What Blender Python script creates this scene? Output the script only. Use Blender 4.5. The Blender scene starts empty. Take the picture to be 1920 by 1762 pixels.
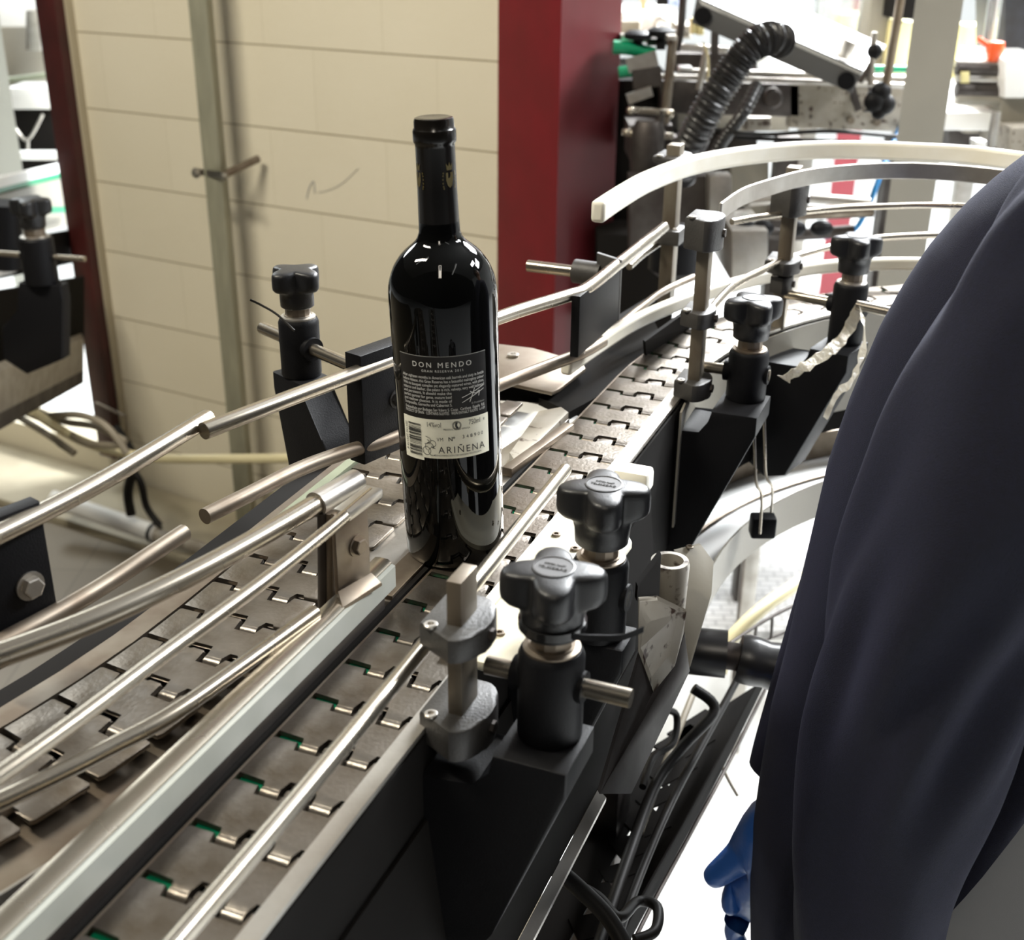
import bpy, bmesh, math, random
from mathutils import Vector, Matrix
random.seed(7)
PI = math.pi
R = math.radians
C = bpy.context.scene.collection
SC = bpy.context.scene

# ------------------------------------------------------------------ camera
BELT = 1.25                     # height of the conveyor chain above the floor
F_PX, PITCH, ROLL, CH = 2297.0, R(24.42), R(0.56), 0.436
cam_d = bpy.data.cameras.new('camera'); cam = bpy.data.objects.new('camera', cam_d); C.objects.link(cam)
cam_d.sensor_fit = 'HORIZONTAL'; cam_d.sensor_width = 36.0; cam_d.lens = 36.0 * F_PX / 1920.0
cam_d.clip_start = 0.01; cam_d.clip_end = 100
FW = Vector((0, math.cos(PITCH), -math.sin(PITCH))); RT0 = Vector((1, 0, 0)); UP0 = RT0.cross(FW)
RT = RT0 * math.cos(ROLL) + UP0 * math.sin(ROLL); UP = UP0 * math.cos(ROLL) - RT0 * math.sin(ROLL)
m = Matrix((RT, UP, -FW)).transposed().to_4x4(); m.translation = Vector((0, 0, BELT + CH)); cam.matrix_world = m
SC.camera = cam
CAM = Vector((0, 0, BELT + CH))
cam_d.dof.use_dof = True; cam_d.dof.focus_distance = 0.95; cam_d.dof.aperture_fstop = 9.0

# ------------------------------------------------------------------ world, lights, exposure
W = bpy.data.worlds.new('world'); SC.world = W; W.use_nodes = True
bgn = W.node_tree.nodes['Background']; bgn.inputs[0].default_value = (0.80, 0.86, 1.0, 1); bgn.inputs[1].default_value = 0.015
def area(name, loc, tgt, sx, sy, power, col):
    l = bpy.data.lights.new(name, 'AREA'); l.shape = 'RECTANGLE'; l.size = sx; l.size_y = sy; l.energy = power; l.color = col
    o = bpy.data.objects.new(name, l); C.objects.link(o); o.location = loc
    o.rotation_euler = (Vector(tgt) - Vector(loc)).to_track_quat('-Z', 'Y').to_euler(); return o
area('hall_area_light', (1.9, 4.8, 3.7), (0.5, 2.0, 0.9), 1.6, 0.8, 700, (0.95, 0.98, 1.0))
area('hall_area_light', (3.3, 2.7, 3.5), (0.9, 1.7, 0.6), 1.1, 0.5, 165, (0.96, 0.98, 1.0))
area('hall_area_light', (2.8, 7.4, 4.0), (2.4, 7.4, 0.0), 3.5, 1.5, 330, (0.95, 0.98, 1.0))
area('hall_area_light', (2.7, 1.7, 3.6), (1.4, 1.75, 0.0), 0.8, 0.3, 60, (0.96, 0.98, 1.0))  # extra lamp, added to whiten the floor on the right
area('ceiling_light_near', (-1.7, 0.9, 3.6), (-0.7, 2.6, 1.2), 1.3, 0.25, 88, (1.0, 0.93, 0.78))
area('ceiling_light_near', (-0.15, -0.8, 3.5), (-0.2, 1.2, 1.2), 0.25, 1.2, 15, (1.0, 0.90, 0.76))
area('ceiling_light_back_room', (-3.2, 5.6, 3.4), (-2.6, 5.2, 0.8), 1.5, 1.5, 90, (0.95, 1.0, 1.0))
SC.view_settings.view_transform = 'Standard'; SC.view_settings.look = 'None'
SC.view_settings.gamma = 1; SC.view_settings.exposure = 0.35; SC.view_settings.use_curve_mapping = False

# ------------------------------------------------------------------ positions read off the photograph
def ray(px, py): return FW + RT * ((px - 960) / F_PX) - UP * ((py - 881) / F_PX)
def P(px, py, z=0.0):           # the point at height z above the chain that shows at this pixel
    d = ray(px, py); return CAM + d * ((z - CH) / d.z)
def PY(px, py, y):              # the point at distance y in front of the camera
    d = ray(px, py); return CAM + d * (y / d.y)
AU = R(21.85); U = Vector((math.sin(AU), math.cos(AU), 0)); N = Vector((math.cos(AU), -math.sin(AU), 0)); Z = Vector((0, 0, 1))
def ST(s, t, z=0.0): return U * s + N * t + Z * (BELT + z)      # along / across chain A
V3 = lambda *a: Vector(a)

# ------------------------------------------------------------------ materials
def mat(name, col, metal=0.0, rough=0.5, noise=0.0, nscale=40.0, bump=0.0, bscale=200.0, col2=None, spec=0.5, coat=0.0, dirt=None, dscale=14, damt=0.5, stretch=None):
    m = bpy.data.materials.new(name); m.use_nodes = True; nt = m.node_tree; b = nt.nodes['Principled BSDF']
    b.inputs['Base Color'].default_value = (*col, 1); b.inputs['Metallic'].default_value = metal; b.inputs['Roughness'].default_value = rough
    b.inputs['Specular IOR Level'].default_value = spec
    if coat: b.inputs['Coat Weight'].default_value = coat; b.inputs['Coat Roughness'].default_value = 0.05
    tc = nt.nodes.new('ShaderNodeTexCoord'); src = tc.outputs['Object']
    if stretch:
        mp = nt.nodes.new('ShaderNodeMapping'); mp.inputs['Scale'].default_value = stretch; nt.links.new(src, mp.inputs[0]); src = mp.outputs[0]
    last = None
    if noise or col2:
        n = nt.nodes.new('ShaderNodeTexNoise'); n.inputs['Scale'].default_value = nscale; n.inputs['Detail'].default_value = 5; nt.links.new(src, n.inputs['Vector'])
        r = nt.nodes.new('ShaderNodeValToRGB'); c2 = col2 or tuple(c * (1 - noise) for c in col)
        r.color_ramp.elements[0].position = 0.35; r.color_ramp.elements[1].position = 0.68
        r.color_ramp.elements[0].color = (*c2, 1); r.color_ramp.elements[1].color = (*col, 1)
        nt.links.new(n.outputs[0], r.inputs[0]); last = r.outputs[0]; nt.links.new(last, b.inputs['Base Color'])
        if metal > 0.3:
            rr = nt.nodes.new('ShaderNodeMapRange'); rr.inputs[3].default_value = min(1, rough * 1.35); rr.inputs[4].default_value = rough * 0.8
            nt.links.new(n.outputs[0], rr.inputs[0]); nt.links.new(rr.outputs[0], b.inputs['Roughness'])
    if dirt:
        n = nt.nodes.new('ShaderNodeTexNoise'); n.inputs['Scale'].default_value = dscale; n.inputs['Detail'].default_value = 8; nt.links.new(src, n.inputs['Vector'])
        r = nt.nodes.new('ShaderNodeValToRGB'); r.color_ramp.elements[0].position = 1 - damt; r.color_ramp.elements[1].position = 1 - damt + 0.08
        r.color_ramp.elements[0].color = (0, 0, 0, 1); r.color_ramp.elements[1].color = (1, 1, 1, 1)
        mx = nt.nodes.new('ShaderNodeMix'); mx.data_type = 'RGBA'; mx.inputs[6].default_value = (*col, 1); mx.inputs[7].default_value = (*dirt, 1)
        nt.links.new(n.outputs[0], r.inputs[0]); nt.links.new(r.outputs[0], mx.inputs[0])
        if last: nt.links.new(last, mx.inputs[6])
        nt.links.new(mx.outputs[2], b.inputs['Base Color'])
    if bump:
        n = nt.nodes.new('ShaderNodeTexNoise'); n.inputs['Scale'].default_value = bscale; n.inputs['Detail'].default_value = 4; nt.links.new(src, n.inputs['Vector'])
        bp = nt.nodes.new('ShaderNodeBump'); bp.inputs['Strength'].default_value = bump; bp.inputs['Distance'].default_value = 0.002
        nt.links.new(n.outputs[0], bp.inputs['Height']); nt.links.new(bp.outputs[0], b.inputs['Normal'])
    return m
M = {}
M['chain'] = mat('worn_chain_steel', (0.25, 0.226, 0.198), 0.88, 0.34, nscale=26, col2=(0.115, 0.092, 0.066), bump=0.15, bscale=300)
M['rod'] = mat('polished_rod_steel', (0.44, 0.40, 0.335), 0.95, 0.25, nscale=14, col2=(0.34, 0.30, 0.24))
M['steel'] = mat('brushed_steel', (0.52, 0.50, 0.46), 0.9, 0.36, nscale=30, col2=(0.40, 0.37, 0.33), bump=0.08, bscale=250)
M['dark_steel'] = mat('dull_dark_steel', (0.10, 0.09, 0.083), 0.8, 0.5, nscale=18, col2=(0.055, 0.046, 0.042))
M['brown_steel'] = mat('weathered_brown_steel', (0.25, 0.215, 0.17), 0.85, 0.42, nscale=30, col2=(0.165, 0.128, 0.095))
M['black'] = mat('black_plastic', (0.005, 0.005, 0.006), 0, 0.5, spec=0.16, bump=0.15, bscale=900)
M['knob'] = mat('knob_plastic', (0.010, 0.010, 0.011), 0, 0.40, spec=0.4, bump=0.12, bscale=900)
M['badge'] = mat('badge_plastic', (0.07, 0.07, 0.073), 0, 0.4)
M['greyplastic'] = mat('grey_plastic', (0.045, 0.042, 0.039), 0, 0.5, bump=0.2, bscale=500, noise=0.3, nscale=60)
M['cream'] = mat('cream_plastic', (0.80, 0.77, 0.64), 0, 0.4, nscale=8, col2=(0.68, 0.62, 0.47), dirt=(0.35, 0.25, 0.15), dscale=120, damt=0.32)
M['whiteplastic'] = mat('white_plastic_rail', (0.84, 0.82, 0.74), 0, 0.35, nscale=20, col2=(0.76, 0.72, 0.60))
M['whiteband'] = mat('greyed_white_plastic', (0.42, 0.435, 0.40), 0, 0.4, nscale=14, col2=(0.34, 0.35, 0.31))
M['green'] = mat('green_plastic', (0.0, 0.24, 0.11), 0, 0.4)
M['greenish'] = mat('greenish_wear_plastic', (0.20, 0.22, 0.15), 0, 0.45, nscale=12, col2=(0.15, 0.165, 0.11))
M['dark'] = mat('dark_interior_metal', (0.007, 0.006, 0.0052), 0.0, 0.9, spec=0.12)
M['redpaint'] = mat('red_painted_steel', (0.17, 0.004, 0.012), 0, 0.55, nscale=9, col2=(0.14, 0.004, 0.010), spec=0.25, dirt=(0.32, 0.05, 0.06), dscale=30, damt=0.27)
M['maroon'] = mat('maroon_painted_steel', (0.062, 0.009, 0.008), 0, 0.5, nscale=9, col2=(0.035, 0.006, 0.005))
M['greypaint'] = mat('grey_beige_paint', (0.27, 0.25, 0.205), 0, 0.5, nscale=6, col2=(0.245, 0.228, 0.188), bump=0.05)
M['postgreen'] = mat('galvanised_greenish_post', (0.33, 0.32, 0.235), 0.25, 0.5, nscale=10, col2=(0.24, 0.235, 0.175), stretch=(4, 4, 0.6))
M['ceilinggrey'] = mat('dark_ceiling_panels', (0.12, 0.12, 0.12), 0, 0.8)
M['wallgrey'] = mat('pale_wall_paint', (0.55, 0.56, 0.56), 0, 0.7)
M['white'] = mat('white_enamel', (0.82, 0.82, 0.80), 0, 0.35, nscale=5, col2=(0.74, 0.74, 0.72))
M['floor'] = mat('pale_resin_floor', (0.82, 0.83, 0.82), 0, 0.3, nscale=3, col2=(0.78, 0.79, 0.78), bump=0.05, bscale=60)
M['hose'] = mat('black_ribbed_rubber', (0.018, 0.017, 0.017), 0, 0.33)
M['cable'] = mat('black_cable', (0.010, 0.009, 0.008), 0, 0.5, spec=0.2)
M['greycable'] = mat('grey_brown_cable', (0.22, 0.19, 0.14), 0, 0.5)
M['beigetube'] = mat('beige_flexible_tube', (0.62, 0.55, 0.33), 0, 0.35)
M['blue'] = mat('blue_air_hose', (0.01, 0.17, 0.42), 0, 0.35)
M['orange'] = mat('orange_plastic', (0.75, 0.10, 0.02), 0, 0.4)
M['yellowbox'] = mat('pale_yellow_card', (0.66, 0.60, 0.30), 0, 0.6)
M['wirewood'] = mat('rusty_post_steel', (0.23, 0.208, 0.165), 0.6, 0.45, nscale=35, col2=(0.15, 0.122, 0.09), stretch=(1, 1, 0.4))
M['stained'] = mat('stained_cream_metal', (0.36, 0.33, 0.28), 0.1, 0.45, nscale=20, col2=(0.26, 0.23, 0.18), dirt=(0.05, 0.03, 0.02), dscale=70, damt=0.42)
M['trouser'] = mat('grey_trouser_cloth', (0.19, 0.187, 0.184), 0, 0.9, bump=0.2, bscale=1800)
M['skin'] = mat('skin', (0.48, 0.27, 0.18), 0, 0.5)
M['hair'] = mat('dark_hair', (0.03, 0.02, 0.015), 0, 0.6)
M['glove'] = mat('blue_nitrile_glove', (0.03, 0.12, 0.42), 0, 0.35, bump=0.3, bscale=120)
M['shoe'] = mat('black_shoe_leather', (0.02, 0.02, 0.02), 0, 0.4)
M['clearfilm'] = mat('crumpled_clear_tape', (0.80, 0.74, 0.60), 0, 0.2, bump=0.8, bscale=150)
M['clearfilm'].node_tree.nodes['Principled BSDF'].inputs['Transmission Weight'].default_value = 0.55
M['fleece'] = mat('navy_fleece', (0.0035, 0.0042, 0.016), 0, 0.95, noise=0.35, nscale=300, bump=0.6, bscale=1600)
M['fleece'].node_tree.nodes['Principled BSDF'].inputs['Sheen Weight'].default_value = 0.055
M['fleece'].node_tree.nodes['Principled BSDF'].inputs['Sheen Tint'].default_value = (0.22, 0.28, 1.0, 1)
M['glass'] = mat('dark_bottle_glass', (0.002, 0.002, 0.0018), 0, 0.03, spec=0.35)
M['capsule'] = mat('black_foil_capsule', (0.008, 0.0065, 0.005), 0.1, 0.20, noise=0.3, nscale=50)
M['crest'] = mat('dull_gold_print', (0.10, 0.078, 0.028), 0.3, 0.4)
M['labelblack'] = mat('matt_black_label_paper', (0.007, 0.006, 0.006), 0, 0.5)
M['labelcream'] = mat('cream_label_paper', (0.86, 0.85, 0.72), 0, 0.55)
M['ink'] = mat('black_ink', (0.03, 0.03, 0.028), 0, 0.6)
M['whiteink'] = mat('white_ink', (0.75, 0.75, 0.72), 0, 0.6)
M['greyink'] = mat('grey_ink', (0.38, 0.38, 0.36), 0, 0.6)
gl = mat('clear_guard_plastic', (0.9, 0.92, 0.9), 0, 0.05); gl.node_tree.nodes['Principled BSDF'].inputs['Transmission Weight'].default_value = 0.9
M['clear'] = gl

# block wall: running bond of 43 x 20 cm blocks, thin dark joints
def block_wall():
    m = bpy.data.materials.new('cream_painted_blocks'); m.use_nodes = True; nt = m.node_tree; b = nt.nodes['Principled BSDF']
    tc = nt.nodes.new('ShaderNodeTexCoord'); mp = nt.nodes.new('ShaderNodeMapping'); nt.links.new(tc.outputs['Object'], mp.inputs[0])
    br = nt.nodes.new('ShaderNodeTexBrick'); br.offset = 0.42; br.inputs['Scale'].default_value = 1
    br.inputs['Brick Width'].default_value = 0.36; br.inputs['Row Height'].default_value = 0.202; br.inputs['Mortar Size'].default_value = 0.0016
    br.inputs['Mortar Smooth'].default_value = 0.6
    br.inputs['Color1'].default_value = (0.70, 0.65, 0.53, 1); br.inputs['Color2'].default_value = (0.68, 0.63, 0.51, 1); br.inputs['Mortar'].default_value = (0.60, 0.55, 0.43, 1)
    nt.links.new(mp.outputs[0], br.inputs['Vector'])
    b2 = nt.nodes.new('ShaderNodeTexBrick'); b2.offset = 0; b2.inputs['Scale'].default_value = 1; b2.inputs['Brick Width'].default_value = 60; b2.inputs['Row Height'].default_value = 0.202; b2.inputs['Mortar Size'].default_value = 0.0019
    b2.inputs['Color1'].default_value = b2.inputs['Color2'].default_value = (1, 1, 1, 1); b2.inputs['Mortar'].default_value = (0.42, 0.38, 0.30, 1); nt.links.new(mp.outputs[0], b2.inputs['Vector'])
    m2 = nt.nodes.new('ShaderNodeMix'); m2.data_type = 'RGBA'; m2.blend_type = 'MULTIPLY'; m2.inputs[0].default_value = 1; nt.links.new(br.outputs[0], m2.inputs[6]); nt.links.new(b2.outputs[0], m2.inputs[7])
    n = nt.nodes.new('ShaderNodeTexNoise'); n.inputs['Scale'].default_value = 1.6; n.inputs['Detail'].default_value = 6; nt.links.new(tc.outputs['Object'], n.inputs['Vector'])
    mx = nt.nodes.new('ShaderNodeMix'); mx.data_type = 'RGBA'; mx.blend_type = 'MULTIPLY'; mx.inputs[7].default_value = (0.86, 0.84, 0.78, 1)
    nt.links.new(n.outputs[0], mx.inputs[0]); nt.links.new(m2.outputs[2], mx.inputs[6]); nt.links.new(mx.outputs[2], b.inputs['Base Color'])
    b.inputs['Roughness'].default_value = 0.6
    n2 = nt.nodes.new('ShaderNodeTexNoise'); n2.inputs['Scale'].default_value = 60; n2.inputs['Detail'].default_value = 5; nt.links.new(tc.outputs['Object'], n2.inputs['Vector'])
    ad = nt.nodes.new('ShaderNodeMath'); ad.operation = 'MULTIPLY_ADD'; ad.inputs[1].default_value = -3.0
    nt.links.new(b2.outputs['Fac'], ad.inputs[0]); nt.links.new(n2.outputs[0], ad.inputs[2])
    bp = nt.nodes.new('ShaderNodeBump'); bp.inputs['Strength'].default_value = 0.35; bp.inputs['Distance'].default_value = 0.003
    nt.links.new(ad.outputs[0], bp.inputs['Height']); nt.links.new(bp.outputs[0], b.inputs['Normal'])
    return m
M['blocks'] = block_wall()

def tile_floor():
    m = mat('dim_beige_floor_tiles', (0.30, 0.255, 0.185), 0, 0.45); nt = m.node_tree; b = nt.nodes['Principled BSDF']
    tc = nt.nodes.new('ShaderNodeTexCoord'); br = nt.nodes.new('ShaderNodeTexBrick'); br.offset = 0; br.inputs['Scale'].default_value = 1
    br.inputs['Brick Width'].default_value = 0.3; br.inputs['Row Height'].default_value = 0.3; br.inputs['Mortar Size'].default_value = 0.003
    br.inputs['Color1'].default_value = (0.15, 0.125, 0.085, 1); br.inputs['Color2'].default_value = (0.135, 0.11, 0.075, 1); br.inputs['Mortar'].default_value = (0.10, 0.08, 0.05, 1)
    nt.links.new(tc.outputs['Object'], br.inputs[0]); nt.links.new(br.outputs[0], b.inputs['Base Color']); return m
M['tilefloor'] = tile_floor()

# ------------------------------------------------------------------ mesh helpers (all take world coordinates)
def smooth_path(pts, n=6, closed=False):
    pts = [Vector(p) for p in pts]
    if len(pts) < 3: return pts
    out = []
    for i in range(len(pts) - 1):
        p0 = pts[max(i - 1, 0)]; p1 = pts[i]; p2 = pts[i + 1]; p3 = pts[min(i + 2, len(pts) - 1)]
        for k in range(n):
            t = k / n
            out.append(0.5 * ((2 * p1) + (p2 - p0) * t + (2 * p0 - 5 * p1 + 4 * p2 - p3) * t * t + (3 * p1 - p0 - 3 * p2 + p3) * t ** 3))
    out.append(pts[-1]); return out
class MB:
    def __init__(s): s.bm = bmesh.new()
    def faces(s, vs, fs):
        v = [s.bm.verts.new(p) for p in vs]
        for f in fs:
            try: s.bm.faces.new([v[i] for i in f])
            except ValueError: pass
        return s
    def box(s, c, sx, sy, sz, ax=None, bev=0.0):      # centre, sizes, axes (x, y, z)
        X, Y, Zz = ax or (V3(1, 0, 0), V3(0, 1, 0), V3(0, 0, 1)); c = Vector(c)
        pts = [c + X * (sx / 2 * i) + Y * (sy / 2 * j) + Zz * (sz / 2 * k) for i in (-1, 1) for j in (-1, 1) for k in (-1, 1)]
        v = [s.bm.verts.new(p) for p in pts]; fs = []
        for f in [(0, 1, 3, 2), (4, 6, 7, 5), (0, 4, 5, 1), (2, 3, 7, 6), (0, 2, 6, 4), (1, 5, 7, 3)]: fs.append(s.bm.faces.new([v[i] for i in f]))
        if bev:
            es = list({e for f in fs for e in f.edges}); bmesh.ops.bevel(s.bm, geom=es, offset=bev, segments=2, affect='EDGES', profile=0.5)
        return s
    def beam(s, a, b, w, h, up=Z, bev=0.0):           # bar from a to b, w across, h along up
        a, b = Vector(a), Vector(b); d = (b - a); L = d.length; d.normalize(); x = d.cross(up).normalized(); y = x.cross(d).normalized()
        return s.box((a + b) / 2, w, L, h, (x, d, y), bev)
    def prism(s, poly, vec, bev=0.0):                 # flat polygon pushed along vec
        poly = [Vector(p) for p in poly]; vec = Vector(vec); n = len(poly)
        a = [s.bm.verts.new(p) for p in poly]; b = [s.bm.verts.new(p + vec) for p in poly]
        fs = [s.bm.faces.new(a), s.bm.faces.new(b[::-1])]
        for i in range(n): fs.append(s.bm.faces.new([a[(i + 1) % n], a[i], b[i], b[(i + 1) % n]]))
        if bev:
            es = list({e for f in fs[:2] for e in f.edges}); bmesh.ops.bevel(s.bm, geom=es, offset=bev, segments=2, affect='EDGES', profile=0.5)
        return s
    def tube(s, pts, r, seg=16, n=6, cap=True, smooth=True, rfun=None):
        pts = smooth_path(pts, n) if (smooth and len(pts) > 2) else [Vector(p) for p in pts]
        rings = []; prev = None
        for i, p in enumerate(pts):
            d = (pts[min(i + 1, len(pts) - 1)] - pts[max(i - 1, 0)]).normalized()
            if prev is None:
                h = Z if abs(d.z) < 0.9 else V3(1, 0, 0); x = d.cross(h).normalized()
            else: x = (prev - d * prev.dot(d)).normalized()
            prev = x; y = d.cross(x); rr = rfun(i / (len(pts) - 1)) if rfun else r
            rings.append([s.bm.verts.new(p + x * (rr * math.cos(2 * PI * k / seg)) + y * (rr * math.sin(2 * PI * k / seg))) for k in range(seg)])
        for a, b in zip(rings, rings[1:]):
            for k in range(seg): s.bm.faces.new([a[k], a[(k + 1) % seg], b[(k + 1) % seg], b[k]])
        if cap: s.bm.faces.new(rings[0][::-1]); s.bm.faces.new(rings[-1])
        return s
    def cyl(s, a, b, r, r2=None, seg=24): 
        r2 = r if r2 is None else r2
        return s.tube([a, b], r, seg, smooth=False, rfun=lambda t: r + (r2 - r) * t)
    def lathe(s, o, prof, seg=32, ax=None, cap=True):  # profile (radius, height) about axis through o
        X, Y, Zz = ax or (V3(1, 0, 0), V3(0, 1, 0), V3(0, 0, 1)); o = Vector(o); rings = []
        for r, h in prof:
            rings.append([s.bm.verts.new(o + Zz * h + X * (r * math.cos(2 * PI * k / seg)) + Y * (r * math.sin(2 * PI * k / seg))) for k in range(seg)])
        for a, b in zip(rings, rings[1:]):
            for k in range(seg): s.bm.faces.new([a[k], a[(k + 1) % seg], b[(k + 1) % seg], b[k]])
        if cap: s.bm.faces.new(rings[0][::-1]); s.bm.faces.new(rings[-1])
        return s
    def strip(s, left, right, thick):                 # solid ribbon between two edge paths, thick downwards (vector)
        th = Vector(thick); rings = []
        for a, b in zip(left, right):
            a, b = Vector(a), Vector(b); rings.append([s.bm.verts.new(q) for q in (a, b, b + th, a + th)])
        for p, q in zip(rings, rings[1:]):
            for k in range(4): s.bm.faces.new([p[k], p[(k + 1) % 4], q[(k + 1) % 4], q[k]])
        s.bm.faces.new(rings[0][::-1]); s.bm.faces.new(rings[-1]); return s
    def sphere(s, c, r, sc=(1, 1, 1)):
        g = bmesh.ops.create_uvsphere(s.bm, u_segments=20, v_segments=12, radius=r)
        for v in g['verts']: v.co = Vector((v.co.x * sc[0], v.co.y * sc[1], v.co.z * sc[2])) + Vector(c)
        return s
    def build(s, name, m, parent=None, sm=35, origin=None, **tags):
        bm = s.bm; bmesh.ops.recalc_face_normals(bm, faces=bm.faces)
        if parent is not None: o0 = wloc(parent)
        elif origin is not None: o0 = Vector(origin)
        else:
            bb = [v.co for v in bm.verts]; o0 = Vector((sum(v.x for v in bb) / len(bb), sum(v.y for v in bb) / len(bb), min(v.z for v in bb)))
        bmesh.ops.translate(bm, verts=bm.verts, vec=-o0)
        me = bpy.data.meshes.new(name); bm.to_mesh(me); bm.free()
        mm = M[m] if isinstance(m, str) else m; me.materials.append(mm)
        for p in me.polygons: p.use_smooth = True
        try: me.set_sharp_from_angle(angle=R(sm))
        except Exception: pass
        o = bpy.data.objects.new(name, me); C.objects.link(o)
        if parent is not None: o.parent = parent
        else: o.location = o0
        for k, v in tags.items(): o[k] = v
        return o
def wloc(o):
    p = Vector(o.location)
    while o.parent is not None: o = o.parent; p = p + Vector(o.location)
    return p
def thing(name, loc, label, category, group=None):
    o = bpy.data.objects.new(name, None); C.objects.link(o); o.location = loc; o.empty_display_size = 0.02
    o['label'] = label; o['category'] = category
    if group: o['group'] = group
    return o
def tg(o, label, category, group=None):
    o['label'] = label; o['category'] = category
    if group: o['group'] = group
    return o
def frame_axes(d):
    d = Vector(d).normalized(); h = Z if abs(d.z) < 0.9 else V3(1, 0, 0); x = d.cross(h).normalized(); return x, x.cross(d).normalized() * 1.0, d
def bolt(c, d, r, parent, m='steel', name='bolt', h=None):
    h = h or r * 0.7; x, y, dd = frame_axes(d); c = Vector(c); b = MB()
    b.lathe(c, [(r * 1.35, 0), (r * 1.35, h * 0.25)], 20, (x, y, dd)); b.lathe(c + dd * h * 0.25, [(r, 0), (r, h * 0.9), (r * 0.85, h)], 6, (x, y, dd))
    return b.build(name, m, parent, sm=25)
def socket_screw(c, d, r, parent, name='screw', m='steel'):
    x, y, dd = frame_axes(d); c = Vector(c); b = MB()
    b.lathe(c, [(r, 0), (r, r * 0.35), (r * 0.85, r * 0.45), (r * 0.5, r * 0.45), (r * 0.45, r * 0.1)], 18, (x, y, dd))
    return b.build(name, m, parent, sm=25)

# ================================================================== SETTING
WPHI = R(61.02); WD = V3(-math.sin(WPHI), math.cos(WPHI), 0); WN = V3(math.cos(WPHI), math.sin(WPHI), 0)   # along the block wall (to the left), and away from it
WQ = V3(-0.0506, 2.9, 0)
def onwall(px, py, off=0.0):     # point on the plane off metres in front of the wall
    d = ray(px, py); q = WQ - WN * off; t = (q - CAM).dot(WN) / d.dot(WN); return CAM + d * t
fl = MB().box((0, 5, -0.05), 24, 22, 0.1).build('floor', 'floor', kind='structure')
def wall_slab(name, a, b, th, h, m):      # wall from a to b
    a, b = Vector(a), Vector(b); d = (b - a).normalized(); nrm = V3(-d.y, d.x, 0)
    me = MB().box((0, 0, 0), (b - a).length, h, th).build(name, m, origin=(0, 0, 0), kind='structure')
    me.matrix_world = Matrix((d, Z, nrm)).transposed().to_4x4(); me.location = (a + b) / 2 + Z * (h / 2) + nrm * (-th / 2); return me
# the block wall: its object space has x along the wall and y up so the courses land on the joints
a_ = onwall(140, 30); L0 = -0.20; L1 = (a_ - WQ).dot(WD); WH = 3.4
me = MB().faces([(-L1, 0, 0), (-L0, 0, 0), (-L0, WH, 0), (-L1, WH, 0), (-L1, 0, -0.14), (-L0, 0, -0.14), (-L0, WH, -0.14), (-L1, WH, -0.14)],
     [(0, 1, 2, 3), (5, 4, 7, 6), (4, 0, 3, 7), (1, 5, 6, 2), (3, 2, 6, 7), (4, 5, 1, 0)]).build('wall_back', 'blocks', origin=(0, 0, 0), kind='structure')
me.matrix_world = Matrix((-WD, Z, -WN)).transposed().to_4x4(); me.location = WQ
mp = [n for n in M['blocks'].node_tree.nodes if n.type == 'MAPPING'][0]
mp.inputs['Location'].default_value = (0.951 + 0.43 * 4 , -(0.132 + BELT) + 0.202 * 12, 0)
wall_slab('wall_far', (9, 11.0, 0), (-7, 11.0, 0), 0.1, 4.6, 'wallgrey')
wall_slab('wall_right', (7.5, -1.0, 0), (7.5, 11.0, 0), 0.1, 4.6, 'wallgrey')
fz = [V3(-6, -1, .002), V3(-.1, -1, .002), V3(.15, 3.2, .002), V3(-.3, 3.0, .002), V3(-6, 6.2, .002)]
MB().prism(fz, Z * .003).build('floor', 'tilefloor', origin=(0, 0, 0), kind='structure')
MB().box((0.5, 5.5, 4.65), 15, 14, 0.1).build('ceiling', 'ceilinggrey', kind='structure')

# luminaires under the ceiling
def luminaire(loc, ang, L, label):
    t = thing('ceiling_light', loc, label, 'ceiling light'); d = V3(math.cos(ang), math.sin(ang), 0); l = Vector(loc)
    MB().beam(l - d * L / 2, l + d * L / 2, 0.16, 0.06, bev=0.008).build('housing', 'white', t)
    em = M.get('tube')
    if not em:
        em = mat('fluorescent_tube', (1, 1, 1)); em.node_tree.nodes['Principled BSDF'].inputs['Emission Color'].default_value = (1, 0.98, 0.93, 1)
        em.node_tree.nodes['Principled BSDF'].inputs['Emission Strength'].default_value = 4; M['tube'] = em
    MB().cyl(l - d * (L / 2 - .03) - Z * .05, l + d * (L / 2 - .03) - Z * .05, 0.018, seg=12).build('tube', 'tube', t)
    MB().beam(l + Z * .03, l + Z * (4.6 - l.z), 0.01, 0.01, up=V3(1, 0, 0)).build('hanger', 'steel', t)
luminaire((-0.15, -0.9, 3.62), R(90), 1.3, 'fluorescent batten light hanging behind the photographer')
luminaire((-1.7, 0.7, 3.7), R(0), 1.4, 'fluorescent batten light hanging over the left conveyor')
luminaire((1.1, -0.4, 3.6), R(90), 1.3, 'fluorescent batten light hanging over the person')

# low wall under the opening on the left
lw0 = WQ + WD * L1; tpz = onwall(60, 800).z
me = MB().faces([(-3.4, 0, 0), (-L1, 0, 0), (-L1, tpz, 0), (-3.4, tpz, 0), (-3.4, 0, -.14), (-L1, 0, -.14), (-L1, tpz, -.14), (-3.4, tpz, -.14)], [(0, 1, 2, 3), (5, 4, 7, 6), (4, 0, 3, 7), (3, 2, 6, 7)]).build('wall_left', 'blocks', origin=(0, 0, 0), kind='structure')
me.matrix_world = Matrix((-WD, Z, -WN)).transposed().to_4x4(); me.location = WQ
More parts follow.
